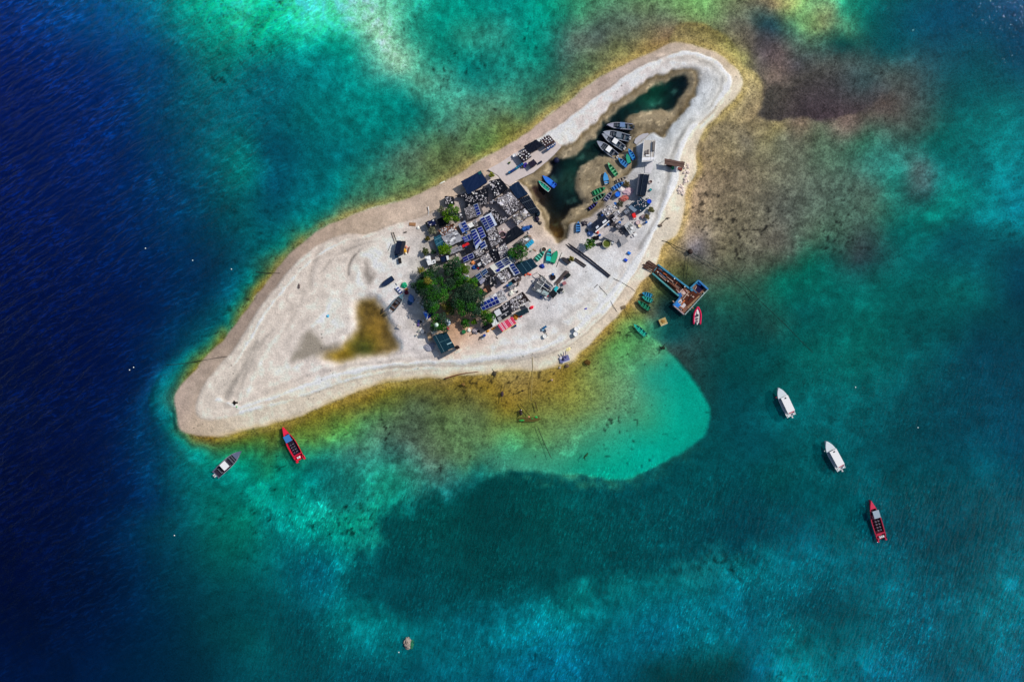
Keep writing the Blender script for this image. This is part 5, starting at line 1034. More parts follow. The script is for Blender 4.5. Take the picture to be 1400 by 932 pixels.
cluster('driftwood', 'short green branch sunk near the southern rim of the shelf', 'driftwood', 800.5, 623, [('trunk', lambda m: m.tube([(-.6, -.6, -.02), (.1, .1, .03), (.7, .8, 0)], [.1, .3, .18], 7), (36, 84, 56)), ('branch', lambda m: m.tube([(-.3, -.3, .02), (-.1, -1.1, 0)], [.14, .08], 6), (30, 66, 48))], z=0)
rf = cluster('fishing_raft', 'square tan topped raft floating between the barge and the shelf', 'raft', 906, 439.5, [('deck', lambda m: m.box(0, 0, .3, 2.0, 1.75, .22, .4), (176, 158, 108)), ('float', lambda m: m.box(-.75, -.3, -.3, .5, 1.7, .6, .4), (60, 62, 60)), ('float', lambda m: m.box(.75, .3, -.3, .5, 1.7, .6, .4), (60, 62, 60)), ('net_heap', lambda m: m.blob(0, .05, .52, .6, .55, .18, 11, 5, .25), (150, 116, 62)), ('rim', lambda m: m.box(.35, -.82, .5, 2.0, .15, .1, .4), (206, 196, 170))], z=0)
cluster('raft', 'tiny brown plank raft at the beach edge near the rope', 'raft', 852, 420, [('deck', lambda m: m.box(0, 0, .08, 1.35, .85, .12, .35), (112, 96, 76)), ('plank', lambda m: m.box(.05, .2, .2, 1.2, .2, .05, .35), (140, 124, 98))])

# ------------------------------------------------------------------ trees
def leaves(m, cx_, cy_, cz_, rx, ry, rz, n, c1, c2, ls, rnd, bright=1.0):
    for _ in range(n):
        a = rnd.uniform(0, 2 * math.pi); s_ = rnd.uniform(-.45, 1); q = rnd.uniform(.62, 1.04)
        r = math.sqrt(1 - min(1, s_ * s_))
        d = (r * math.cos(a), r * math.sin(a), s_)
        p = (cx_ + d[0] * rx * q, cy_ + d[1] * ry * q, cz_ + d[2] * rz * q)
        nx, ny, nz = d[0] * .6 + rnd.uniform(-.7, .7), d[1] * .6 + rnd.uniform(-.7, .7), d[2] * .5 + .35 + rnd.uniform(-.5, .5)
        N = np.array((nx, ny, nz)); N /= np.linalg.norm(N) + 1e-6
        U = np.cross(N, (rnd.uniform(-1, 1), rnd.uniform(-1, 1), rnd.uniform(-1, 1))); U /= np.linalg.norm(U) + 1e-6; V = np.cross(N, U)
        l = ls * rnd.uniform(.6, 1.35); t = rnd.random() ** 1.3
        col = tuple((c1[i] * (1 - t) + c2[i] * t) * bright for i in range(3))
        p = np.array(p)
        m.add([p - U * l * .5, p - V * l * .3 + U * .05 * l, p + U * l * .5, p + V * l * .3], [(0, 1, 2, 3)], col)
DKG = (alb((24, 50, 38)), alb((66, 98, 74))); MDG = (alb((18, 72, 20)), alb((68, 134, 38))); BRG = (alb((36, 92, 12)), alb((124, 164, 28))); OLV = (alb((66, 66, 26)), alb((124, 116, 54)))
def tree(kind, label, px, py, rpx, hgt, tones, seed, cat='tree', dens=1.0, mix=None, ls=.34):
    rnd = random.Random(seed); z0 = gz(px, py); r = rpx * S; hgt *= .72
    o = thing(kind, label, cat, *P(px, py, z0 + hgt * .75), z0)
    th = hgt * .5
    tm = MB().tube([(0, 0, -.2), (.05, .03, th * .5), (0, 0, th)], [r * .07 + .06, r * .05 + .05, r * .045 + .03], 8)
    for k in range(5):
        a = k * 1.26 + rnd.uniform(-.3, .3); tm.tube([(0, 0, th * .8), (r * .35 * math.cos(a), r * .35 * math.sin(a), th * 1.25), (r * .62 * math.cos(a), r * .62 * math.sin(a), th * 1.5)], [r * .03 + .03, r * .02 + .02, .015], 6)
    tm.build('trunk', M((104, 88, 72), .9, .3), o)
    m = MB(); nl = max(5, int(5 + rpx * .55))
    for k in range(nl):
        a = k * 2.399 + rnd.uniform(-.4, .4); q = math.sqrt((k + .3) / nl) * .66
        lr = r * rnd.uniform(.28, .46) * (1.08 - q * .35)
        lz = hgt * .60 + (1 - q * q * 1.5) * hgt * .24 + rnd.uniform(-.12, .12) * hgt
        tn = tones if mix is None or rnd.random() > mix[1] else mix[0]
        leaves(m, q * r * math.cos(a) * 1.12, q * r * math.sin(a) * 1.12, lz, lr, lr, lr * .75, int(dens * (150 * lr * lr / .34 ** 2 * .115 + 40)), tn[0], tn[1], ls, rnd, rnd.uniform(.8, 1.25))
    m.build('crown', M((60, 90, 40), .6, .2, 2.0, leaf=True), o)
    return o
tree('broadleaf_tree', 'half dark half bright green tree at the northern edge of the village roofs', 616.5, 292.5, 14, 5.5, BRG, 1, mix=(DKG, .5))
tree('broadleaf_tree', 'small bright yellow green tree beside the teal netting roof', 608.5, 341, 10.5, 4.2, BRG, 2)
tree('broadleaf_tree', 'round green tree beside the dark green netting roof and the cyan trough', 709, 345, 15, 5.2, MDG, 3, mix=(DKG, .4))
tree('broadleaf_tree', 'broad bright green tree, the left one of the big grove', 590, 402, 23, 7.5, MDG, 4, mix=(DKG, .35))
tree('broadleaf_tree', 'grey green tree at the upper left of the big grove', 590, 378, 17.5, 6.2, DKG, 5, mix=(MDG, .15))
tree('broadleaf_tree', 'dark grey green tree on the western fringe of the grove', 574, 391, 13, 5.0, DKG, 6)
tree('broadleaf_tree', 'mid green tree at the top of the grove beside the two by two panels', 620, 366, 15.5, 6.0, MDG, 7, mix=(DKG, .4))
tree('broadleaf_tree', 'grey green tree in the middle of the grove over the narrow gap', 613, 391, 12.5, 5.6, DKG, 33, mix=(MDG, .3))
tree('broadleaf_tree', 'dark green tree under the dome shaped tree in the grove', 627, 382, 11.5, 5.0, DKG, 34, mix=(MDG, .45))
tree('broadleaf_tree', 'mid green tree above the teal house parasols at the foot of the left grove crown', 589, 421, 11, 5.0, MDG, 35, mix=(DKG, .4))
tree('clipped_tree', 'smooth yellow green dome shaped tree in the grove', 634, 369, 8.6, 5.6, (alb((56, 92, 8)), alb((92, 124, 18))), 8, dens=3.0, ls=.2)
tree('broadleaf_tree', 'bright green tree beside the single white framed panel', 644, 388, 11, 5.6, BRG, 9, mix=(MDG, .5))
tree('broadleaf_tree', 'largest dark green tree on the right of the grove', 638, 411, 23.5, 7.5, MDG, 10, mix=(DKG, .6))
tree('broadleaf_tree', 'dark green tree on the right fringe of the grove by the ten panels', 655, 402, 10, 5.2, MDG, 11, mix=(DKG, .4))
tree('broadleaf_tree', 'olive brown sparse tree in the hollow between the grove crowns', 613, 421, 11, 4.2, OLV, 12, mix=(MDG, .35), dens=.8)
tree('broadleaf_tree', 'dark green tree between the blue canopy and the teal tarpaulin house', 601, 441, 16, 5.6, DKG, 13, mix=(MDG, .5))
tree('broadleaf_tree', 'green tree pressed against the black roof with the white square', 666, 433, 11.5, 5.4, MDG, 14, mix=(BRG, .3))
tree('broadleaf_tree', 'dark tree closing the lower right of the grove', 652, 427, 10, 5.2, DKG, 15, mix=(MDG, .4))
tree('shrub', 'small round green shrub above the green tub', 636, 441.5, 7.5, 3.0, MDG, 16, 'shrub')
tree('shrub', 'little yellow green shrub right of the round green shrub', 648, 440, 4.6, 2.4, BRG, 17, 'shrub')
tree('shrub', 'green bush alone beside the ragged navy roofed house', 806.5, 333.5, 8.5, 3.2, MDG, 18, 'shrub', mix=(BRG, .4))
tree('shrub', 'grey olive shrub on the beach side of the shaded black roof', 604, 288.5, 7, 2.2, (alb((84, 92, 74)), alb((120, 124, 98))), 19, 'shrub', dens=.8)
tree('shrub', 'pale scrubby shrub below the north western navy house', 591, 314.5, 7, 2.0, (alb((96, 104, 84)), alb((150, 150, 122))), 20, 'shrub', dens=.7)
tree('shrub', 'small dark shrub on the sand west of the teal netting', 584.5, 326.5, 4, 1.6, OLV, 21, 'shrub')
tree('shrub', 'green shrub above the stepped white house', 582, 343.5, 5.6, 2.2, (alb((50, 66, 36)), alb((92, 104, 60))), 22, 'shrub')
tree('shrub', 'dark green shrub between the stepped white house and the netting', 592.5, 344.5, 4.2, 2.2, DKG, 23, 'shrub')
tree('shrub', 'yellow green shrub at the corner of the terrace by the big navy roof', 672, 239, 4.4, 2.0, (alb((104, 116, 20)), alb((168, 168, 60))), 24, 'shrub')
tree('shrub', 'tiny yellow plant growing on the terrace slab', 696.5, 222.5, 1.8, 1.0, BRG, 25, 'plant', ls=.22)
tree('shrub', 'tiny olive plant on the terrace beside the blue barrels', 714.5, 228.2, 1.6, 1.0, OLV, 26, 'plant', ls=.22)
tree('shrub', 'olive shrub below the dotted teal roof', 890.5, 287, 4.6, 1.6, (alb((96, 100, 60)), alb((150, 146, 98))), 27, 'shrub')
tree('shrub', 'dry olive shrub seaward of the dotted teal roof', 885, 296.5, 4, 1.4, (alb((100, 92, 58)), alb((150, 136, 96))), 28, 'shrub')
tree('shrub', 'dry yellow shrub at the head of the short grey beams', 781.5, 354, 4.2, 1.6, (alb((96, 92, 30)), alb((166, 156, 70))), 29, 'shrub')
tree('shrub', 'dark greenish shrub between the orange gravel and the dotted roof', 848, 279, 5.4, 1.5, (alb((82, 84, 70)), alb((120, 120, 100))), 30, 'shrub')
tree('shrub', 'brownish shrub by the bare wooden boat on the spit', 857, 251.5, 5, 1.1, (alb((104, 94, 60)), alb((140, 124, 84))), 31, 'shrub')
tree('shrub', 'lime green shrub behind the white bench by the blue canopy', 583.5, 418, 4.6, 2.4, (alb((96, 120, 16)), alb((176, 176, 40))), 32, 'shrub')
def palm(label, px, py, r, h, cat='palm tree'):
    z0 = gz(px, py); o = thing('palm_tree', label, cat, *P(px, py, z0 + h), z0)
    MB().tube([(-.2, .1, -.2), (-.08, .05, h * .5), (0, 0, h)], [.17, .12, .1], 8).build('trunk', M((120, 104, 84)), o)
    for k in range(13):
        a = k * 2.399; l = r * random.uniform(.75, 1.1); m = MB(); n = 7
        for i in range(n):
            t = i / n; t2 = (i + 1) / n; z = h + .5 * math.sin(t * 2.4) * .6 - t * t * .7; z2 = h + .5 * math.sin(t2 * 2.4) * .6 - t2 * t2 * .7
            wd = .30 * math.sin(math.pi * (t * .85 + .12)) ; ca, sa = math.cos(a), math.sin(a)
            for s_ in (-1, 1):
                c_ = tuple(random.uniform(.8, 1.2) * v for v in alb(random.choice([(104, 100, 30), (140, 128, 44), (70, 84, 30)])))
                m.add([(ca * l * t, sa * l * t, z), (ca * l * t2, sa * l * t2, z2), (ca * l * t2 * .98 - sa * wd * s_, sa * l * t2 * .98 + ca * wd * s_, z2 - .12), (ca * l * (t + .02) - sa * wd * s_ * .4, sa * l * (t + .02) + ca * wd * s_ * .4, z - .06)], [(0, 1, 2, 3)], c_)
        m.build('frond', M((60, 90, 40), .6, .2, 2.0, leaf=True), o)
palm('young coconut palm with spread fronds at the western edge of the grove', 575.5, 370, 1.35, 2.6)
palm('small yellow palm in the middle of the western grove crown', 584, 384, 1.3, 7.2)

# ------------------------------------------------------------------ small lean-tos filling the lanes
for lab, cx_, cy_, w_, d_, rot, col, n in (('tiny grey lean-to beside the navy house at the terrace corner', 690, 300, 7, 5, 35, (110, 106, 112), 8), ('tiny black lean-to left of the pale blue solar roof', 650, 294, 7, 5, 32, (18, 22, 32), 6), ('tiny rust lean-to below the netting roof', 604, 348, 7, 4, 28, (126, 92, 80), 4),
        ('tiny slate lean-to between the upper tree and the gravel roof', 629, 296, 6, 7, 30, (70, 72, 82), 6), ('tiny white lean-to in the yard by the red bucket', 656, 361, 6, 4, 30, (206, 206, 212), 0), ('tiny dark lean-to by the pale flat shed', 704, 350, 6, 5, 30, (24, 30, 42), 5),
        ('tiny blue lean-to under the dome tree', 641, 351.5, 6, 4, 30, (60, 84, 150), 0), ('tiny grey lean-to above the brown black roof', 700, 392, 9, 5, 30, (140, 138, 144), 9), ('tiny scrap lean-to right of the gravel covered house', 707, 381, 8, 5, 32, (64, 58, 60), 12),
        ('tiny pale lean-to at the seaward end of the brown black roof', 721, 417, 6, 5, 32, (176, 172, 176), 0), ('tiny black lean-to behind the black roof with the white square', 690, 408, 6, 5, 30, (26, 24, 30), 7), ('tiny brown lean-to left of the two panel blocks', 660, 396, 6, 5, 32, (110, 84, 70), 3),
        ('tiny dark lean-to between the striped panel column and gravel roof', 664, 338, 6, 6, 30, (30, 34, 44), 8), ('tiny grey lean-to north of the latticed house', 673, 276, 7, 4, 30, (84, 82, 90), 9),
        ('tiny grey shack beside the heap like shack roof', 843, 292, 8, 6, 40, (168, 166, 172), 10), ('tiny dark shack by the eastern white shack', 846, 309, 7, 6, 40, (96, 96, 104), 8), ('tiny pale shack between ragged navy roof and rubble', 841, 299, 8, 5, 38, (188, 186, 192), 8), ('tiny slate shack left of the dotted teal roof', 857, 289, 7, 5, 40, (120, 128, 144), 5)):
    a_ = R(-rot); ca, sa = math.cos(a_), math.sin(a_)
    qd = [(cx_ + dx * w_ / 2 * ca - dy * d_ / 2 * sa, cy_ + dx * w_ / 2 * sa + dy * d_ / 2 * ca) for dx, dy in ((-1, -1), (1, -1), (1, 1), (-1, 1))]
    b = House('lean_to', lab, qd, 1.9, col, var=.3, cat='shed')
    if n: b.ballast(n)
# ------------------------------------------------------------------ canopies, tanks, tubs
cn = thing('canopy_tent', 'blue square canopy tent with a white cross by the western trees', 'canopy tent', *P(586.5, 428.5, 2.5), gz(586, 428))
cq = [(x - cn.location[0], y - cn.location[1]) for x, y in (P(*p, 3.2) for p in Q('578.3,426.5 590.8,421.6 594.3,429.5 583.3,437'))]
for i in range(4):
    a, b_ = cq[i], cq[(i + 1) % 4]
    MB().slab([(*a, 2.1), (*b_, 2.1), (0.02, .02, 2.9)], .05).build('panel', M([(30, 96, 220), (40, 70, 200), (24, 44, 150), (50, 120, 236)][i], .6, .08), cn)
    MB().tube([(*a, 2.14), (0.02, .02, 2.95)], .11, 5).build('seam', M((214, 226, 240)), cn)
    MB().cyl(a[0] * .95, a[1] * .95, -.3, .05, 2.4, 6).build('post', M(LGREY), cn)
def parasol(label, px, py, r, c1, c2, h=2.1):
    z0 = gz(px, py); o = thing('parasol', label, 'parasol', *P(px, py, z0 + h), z0)
    MB().cyl(0, 0, -.2, .04, h + .25, 6).build('pole', M(LGREY), o)
    n = 12
    for k in range(2):
        m = MB()
        for i in range(k, n, 2):
            a, b_ = 2 * math.pi * i / n, 2 * math.pi * (i + 1) / n
            m.slab([(0, 0, h + .35), (r * math.cos(a), r * math.sin(a), h), (r * math.cos(b_), r * math.sin(b_), h)], .04)
        m.build('canopy_panel', M((c1, c2)[k], .7, .12), o)
parasol('pale green white parasol on the tree beside the teal tarpaulin house', 596.8, 444, .52, (214, 232, 222), (188, 212, 200), 5.2)
parasol('blue and white parasol above the teal tarpaulin house', 611.5, 440.8, .9, (226, 232, 244), (110, 150, 206))
def tank(name, label, cat, px, py, r, h, c1, c2, hole=0, n=20, rimc=None, group=None, z=None):
    z0 = max(gz(px, py), 0) if z is None else z; o = thing(name, label, cat, *P(px, py, z0 + h), z0, 0, group)
    MB().ring(0, 0, -.2, r, r * .84, h + .2, n).build('wall', M(rimc or c1, .7, .15), o)
    MB().cyl(0, 0, -.1, r * .85, h - (hole or .08) + .1, n).build('filling' if hole else 'lid', M(c2, .6, .25), o); return o
tank('round_pool', 'round walled pool of green water near the grey slab roof', 'pool', 829.6, 333, 1.15, .7, (176, 176, 150), (84, 98, 34), .2)
tank('water_tank', 'round white water tank on the upper terrace', 'tank', 703.3, 212.6, .5, 1.1, (226, 224, 232), (236, 234, 240))
tank('water_tank', 'royal blue water tank beside the dotted teal roof', 'tank', 887.8, 275.3, .62, 1.2, (30, 80, 190), (26, 70, 214))
tank('water_tank', 'bright blue tank among the beached boats and orange gravel', 'tank', 844.8, 265.5, .72, 1.2, (30, 96, 200), (30, 110, 226))
tank('water_tank', 'white water tank with a black hatch, upper of two on the southern beach', 'tank', 788.3, 449.5, .62, 1.0, (232, 232, 232), (240, 240, 240))
tank('water_tank', 'white water tank, lower of two on the southern beach', 'tank', 787.3, 456.5, .66, 1.0, (228, 228, 224), (238, 238, 236))
tank('round_tank', 'round tank with a pink and orange rim in the village alley', 'tank', 687, 320.5, .95, 1.5, (150, 60, 60), (70, 60, 64), .3, rimc=(206, 168, 176))
tank('basket', 'round coracle basket with a pale rim at the bow of the green boats', 'basket', 743.5, 341, .72, .5, (206, 200, 190), (70, 58, 52), .25)
tank('tub', 'round dark green tub below the round green shrub', 'tub', 634.2, 453.4, .56, .6, (40, 110, 66), (42, 118, 70))
tank('tub', 'cream round tub seaward of the red bin near the eastern shack', 'tub', 875, 308.4, .5, .5, (226, 206, 176), (236, 216, 180))
tank('tub', 'mauve tub above the cream tub near the eastern shack', 'tub', 872.5, 304, .6, .5, (196, 170, 176), (206, 184, 186))
tank('tub', 'pink grey tub standing beside the dotted teal house', 'tub', 879.6, 296, .55, .6, (140, 124, 132), (150, 132, 138))
tank('tyre', 'large dark tyre lying north of the scrap shack', 'tyre', 756, 379, .75, .3, (50, 42, 50), (34, 28, 34), .15)
tank('washing_basin', 'white ring shaped basin beside the long navy gable house', 'basin', 889.7, 248.4, .5, .4, (224, 214, 214), (110, 90, 90), .2)
tank('washing_basin', 'white basin with red inside at the dark boat with green deck', 'basin', 856.3, 213.3, .45, .5, (226, 226, 230), (60, 30, 40), .2, z=.5)
tank('crate_tub', 'teal square tub beside the long navy gable house', 'tub', 889.7, 259.2, .42, .5, (40, 140, 150), (44, 156, 166), n=4)
tank('umbrella_table', 'white round table at the west side of the eastern village pool', 'table', 837.8, 331, .38, .8, (236, 236, 236), (244, 244, 244))

# trough, crates, mats, furniture
tz = gz(724, 334)
tr_ = thing('fish_trough', 'cyan trough of four compartments below the plain black roof', 'trough', *P(724, 333.6, tz), tz, R(41))
MB().box(0, 0, -.1, 2.5, 1.15, .35).build('base', M((70, 160, 190)), tr_)
for k in range(4): MB().box(-.93 + .62 * k, 0, .25, .5, .95, .16).build('compartment', M((44, 166, 214), .5, .12), tr_)
def heap(name, label, cat, px, py, rx, ry, h, col, rot=0, z=None, n=12, jag=.25, group=None, seed=0):
    z0 = max(gz(px, py), 0) if z is None else z
    o = MB().blob(0, 0, 0, rx, ry, h, n, 6, jag, random.Random(seed + int(px * 3 + py))).build(name, M(col, .85, .3)); o.location = (*P(px, py, z0), z0 + .02); o.rotation_euler = (0, 0, rot); return tag(o, label, cat, group)
def boxy(name, label, cat, px, py, sx_, sy_, h, col, rot=0, z=None, group=None, lid=None):
    z0 = max(gz(px, py), 0) if z is None else z
    o = thing(name, label, cat, *P(px, py, z0 + h), z0, rot, group)
    MB().box(0, 0, -.05, sx_, sy_, h, 0, .97).build('body', M(col, .8, .2), o)
    MB().box(0, 0, h - .05, sx_ * 1.04, sy_ * 1.04, .07).build('lid', M(lid or col, .7, .15), o); return o
boxy('mat', 'small brown mat on the upper western beach', 'mat', 563.8, 306.6, 1.7, .85, .15, (156, 116, 84), -.05)
boxy('crate', 'black crate on the sand below the navy roofed shed', 'crate', 546.4, 356, .75, 1.4, .6, (34, 30, 34), .15)
boxy('cover_box', 'dark blue lean-to box at the foot of the navy roofed shed', 'box', 541.5, 349.5, .7, .9, .9, (18, 46, 76), .2)
boxy('mat', 'dark mat further along the upper western beach', 'mat', 554, 317.6, .8, .32, .1, (70, 64, 60), .25)
heap('cloth_heap', 'yellow cloth heap along the navy roofed shed', 'cloth', 553.8, 343, .38, .75, .5, (214, 160, 50), .2)
heap('cloth_heap', 'orange pink cloth heap at the upper corner of the navy roofed shed', 'cloth', 555.2, 338, .4, .5, .4, (206, 150, 136), .2)
heap('cloth_heap', 'white cloth heap with orange hem beside the yellow cloth', 'cloth', 555, 346.5, .35, .42, .4, (236, 226, 210), .2)
boxy('plank_stack', 'rusty red post pile beside the white cloth on western sand', 'planks', 558.6, 341.5, .2, 1.7, .4, (130, 80, 70), -.25)
boxy('board', 'white board on the sand above the green tarpaulin', 'board', 545.6, 385.6, 1.6, .6, .3, (236, 230, 226), .62)
heap('tarpaulin', 'emerald green tarpaulin heap by the beached grey boat', 'tarpaulin', 552.3, 390, .95, .85, .6, (34, 160, 118), .4)
heap('tarpaulin', 'orange tarpaulin below the emerald green one', 'tarpaulin', 555.5, 395.5, .5, .3, .4, (222, 140, 50), .3)
heap('tarpaulin', 'dark red tarpaulin at the bow of the beached grey boat', 'tarpaulin', 556, 399.5, .65, .7, .5, (116, 44, 60), .3)
bt = thing('striped_awning', 'blue and white striped sheet between the white board and the beached boat', 'sheet', *P(546, 396.8, gz(546, 397)), gz(546, 397), R(-50))
for k in range(6): MB().box(-1.0 + .36 * k, 0, .1 + (k % 2) * .01, .35, .85, .35).build('stripe', M((34, 60, 140) if k % 2 else (216, 224, 240)), bt)
heap('tarpaulin', 'light blue tarpaulin pile on the right of the beached grey boat', 'tarpaulin', 562, 408.5, .8, 1.1, .6, (110, 146, 210), .1)
heap('tarpaulin', 'dark blue tarpaulin under the light blue pile', 'tarpaulin', 560.5, 413.5, .8, .8, .5, (46, 82, 122), .1)
heap('sack', 'white sack with a pink end at the foot of the blue tarpaulins', 'sack', 560.5, 418, .6, .25, .3, (226, 206, 208), .1)
boxy('pallet', 'small dark pallet on the sand right of the brown pool', 'pallet', 545.5, 447, 1.1, .8, .2, (76, 68, 66), -.6, lid=(190, 182, 178))
boxy('pole_rest', 'short dark trestle on the sand above the brown pool', 'trestle', 523, 424.5, .25, 1.2, .4, (66, 54, 48), -.1)
boxy('bench', 'white bench with dark legs west of the teal tarpaulin house', 'bench', 576.8, 452, 1.5, .75, .5, (226, 222, 220), -1.0)
boxy('table', 'cream table with two dark bowls at the corner of the teal tarpaulin house', 'table', 593.8, 454, 1.5, .85, .75, (226, 222, 206), .5)
boxy('table', 'tan counter along the western wall of the teal tarpaulin house', 'table', 587, 460.5, .9, 2.0, .8, (176, 150, 122), .3)
heap('tarpaulin', 'violet bundle on the sand left of the white bench', 'bundle', 571.8, 443.8, .4, .5, .35, (72, 52, 130))
heap('tarpaulin', 'crimson bundle beside the blue and white parasol', 'bundle', 611.8, 449, .38, .42, .4, (206, 40, 84))
heap('scrap_heap', 'heap of white and black scrap right of the green tub', 'scrap', 649, 452, 1.0, .75, .5, (170, 160, 168), .3)
heap('scrap_heap', 'black scrap under the white heap by the village front', 'scrap', 650.5, 454, 1.1, .5, .4, (40, 36, 42), .2)
heap('sack', 'white sack between the green tub and the scrap heap', 'sack', 641, 451, .5, .55, .4, (226, 230, 224))
boxy('board', 'white board leaning by the lime green shrub', 'board', 578.5, 416.5, .75, 1.8, 1.1, (206, 208, 218), -.15)
heap('scrap_heap', 'grey torn net beside the teal tarpaulin house', 'net', 588, 474, 1.6, 1.0, .35, (150, 152, 168), .2, jag=.4)
heap('scrap_heap', 'dark scrap heap under the corner of the slate awning', 'scrap', 625, 474.5, .75, .5, .5, (44, 34, 36), .2)
heap('sandbag_row', 'white sandbags in front of the slate grey awning', 'sandbags', 627, 480, 1.2, .4, .3, (224, 218, 206), .5)
heap('tarpaulin', 'orange heap at the eastern corner of the pink roof', 'tarpaulin', 705, 433.5, .65, .7, .8, (222, 150, 60))
heap('tarpaulin', 'red ball shaped bundle below the dark teal awning', 'bundle', 711.5, 431.5, .42, .42, .5, (214, 56, 60))
heap('tarpaulin', 'red cloth thrown on the sand right of the dark teal awning', 'cloth', 726.5, 420.5, .75, .42, .4, (224, 40, 66), .5)
heap('tarpaulin', 'orange strip of cloth below the small white lean-to', 'cloth', 674.5, 449, .75, .28, .4, (230, 150, 50), .5)
heap('tarpaulin', 'amber strip of cloth below the low black roofed shed', 'cloth', 667, 452.5, .55, .25, .35, (226, 160, 50), .4)
for k, (px, py, lab) in enumerate(((718, 376, 'orange cloth below the dark green netting roof, left one'), (722, 374.5, 'orange cloth below the dark green netting roof, middle one'), (725, 375.5, 'orange cloth below the dark green netting roof, right one'))):
    heap('cloth', lab, 'cloth', px, py, .42 if k == 1 else .3, .3, .3, (236, 120 - 14 * k, 84))
heap('tarpaulin', 'royal blue tarpaulin heap below the turquoise rowing boat', 'tarpaulin', 741, 364, .75, .62, .5, (34, 60, 150), -.5)
heap('tarpaulin', 'orange heap in the yard near the two by two panels', 'tarpaulin', 646.5, 359.5, .62, .55, .5, (240, 150, 96))
heap('tarpaulin', 'blue heap below the orange heap in the yard', 'tarpaulin', 648.5, 366, .6, .62, .5, (36, 84, 170))
heap('bucket_red', 'small red bucket alone in the yard east of the dome tree', 'bucket', 653.6, 366.7, .22, .22, .4, (220, 40, 60), jag=.05)
heap('tarpaulin', 'teal blue tarpaulin draped beside the plain black roof by the creek', 'tarpaulin', 718.5, 312.5, 1.5, .75, .9, (44, 90, 166), .35)
heap('tarpaulin', 'navy drum at the tip of the blue tarpaulin', 'drum', 725.5, 310, .5, .5, .6, (28, 60, 110))
heap('engine_block', 'dark violet engine block on the creek bank', 'machine', 734, 299.5, .65, .85, .8, (56, 50, 70))
heap('engine_block', 'rusty stump beside the dark engine block on creek bank', 'machine', 738.5, 305, .5, .5, .5, (110, 100, 94))
heap('tarpaulin', 'black tarpaulin strip draped to the creek from the long ribbed shed', 'tarpaulin', 735, 292.5, .7, 1.0, 1.2, (22, 40, 56), -.3)
boxy('bin', 'red bin with a pale lid near the dotted teal house', 'bin', 867, 294.5, .85, 1.2, .9, (220, 36, 40), .35, lid=(226, 40, 44))
heap('sack', 'pale sack leaning on the red bin', 'sack', 866, 298.5, .5, .5, .5, (216, 196, 198))
heap('gravel_pile', 'heap of orange red gravel among the beached boats', 'gravel', 852.5, 271.5, 1.3, .8, .5, (176, 98, 92), .2, jag=.3)
heap('gravel_pile', 'heap of pink gravel left of the long navy gable house', 'gravel', 858.5, 262.5, 1.6, 1.1, .5, (206, 176, 188), .3, jag=.25)
heap('gravel_pile', 'heap of white gravel above the orange one', 'gravel', 850, 259, .9, .7, .4, (226, 216, 214), .3, jag=.3)
heap('rubble', 'heap of grey rubble beside the ragged navy roofed house', 'rubble', 837, 304, 1.0, 1.2, .4, (70, 66, 72), jag=.4)
heap('rubble', 'pile of dark scrap right of the sky blue small boat', 'rubble', 799.5, 305.5, .75, .8, .5, (60, 54, 66), jag=.4)
heap('rubble', 'flat grey scrap left of the ragged navy roof', 'rubble', 806.5, 308.5, .75, .8, .35, (140, 150, 176), jag=.35)
heap('tarpaulin', 'light blue sheet with a pink end under the long white gutter', 'tarpaulin', 807.5, 319.5, .9, .7, .6, (120, 150, 210), -.7)
heap('tarpaulin', 'red orange cloth at the lower end of the long white gutter', 'cloth', 816.5, 317.5, .5, .5, .5, (206, 84, 70))
heap('rubble', 'black heap between the ragged navy roof and the green bush', 'rubble', 815, 325.5, 1.1, .6, .5, (28, 26, 32), jag=.4)
heap('rubble', 'black and white scrap between the green bush and the round pool', 'rubble', 819.5, 333.8, .7, .5, .4, (64, 62, 70), jag=.4)
heap('rubble', 'dark mound of scrap below the eastern white shack', 'rubble', 851, 316, .9, .9, .4, (110, 108, 114), jag=.4)
boxy('board', 'white board on the sand right of the eastern white shack', 'board', 868.5, 320.8, .85, .8, .3, (238, 236, 240), .4)
boxy('crate', 'upper of two blue crates on the open sand above the barge', 'crate', 860.3, 345.8, .85, .6, .4, (30, 100, 200), -.6, lid=(40, 120, 220))
boxy('crate', 'lower of two blue crates on the open sand above the barge', 'crate', 855.8, 355.3, .9, .6, .4, (30, 60, 170), -.6, lid=(36, 76, 200))
heap('plant_pot', 'dark scrub with black pots on the south western sand', 'scrub', 321.5, 550.3, .75, .3, .3, (34, 28, 26), jag=.35)
heap('plant_pot', 'dark scrub arm above the black pots on the south western sand', 'scrub', 320.6, 550.3, .3, .65, .3, (34, 28, 26), jag=.35)
heap('bottle', 'small green bottle beside the dark scrub on the western sand', 'bottle', 323.8, 555.8, .2, .2, .2, (80, 190, 100), jag=.1)
heap('tarpaulin', 'small cyan and white wrapper alone on the western sand', 'wrapper', 448, 432, .4, .38, .25, (90, 180, 220))
heap('scrap_heap', 'dark scraps scattered on the western sand near the upper strand lines', 'scrap', 408.5, 391.5, .35, .7, .2, (104, 92, 92), jag=.4)
heap('tarpaulin', 'violet blue wrapper on the southern sand', 'wrapper', 800.8, 422, .4, .2, .2, (70, 60, 180), .4)
bl = thing('machine', 'blue hand cart with a white drum on the southern sand', 'cart', *P(743.5, 450, gz(743, 450)), gz(743, 450))
MB().box(.2, .5, 0, 1.2, .55, .7, .6).build('body', M((26, 90, 140)), bl); MB().box(-.25, -.1, 0, .6, .6, .5, .3).build('tray', M((150, 190, 216)), bl); MB().box(.35, -.3, 0, .35, .8, .5, .3).build('engine', M((30, 44, 70)), bl)
MB().tube([(.4, -.7, .3), (1.0, -1.9, .3)], .09, 5).build('handle', M((60, 56, 60)), bl)
tank('drum', 'white drum lying beside the blue hand cart', 'drum', 745, 459.5, .6, .6, (226, 226, 222), (238, 238, 234))
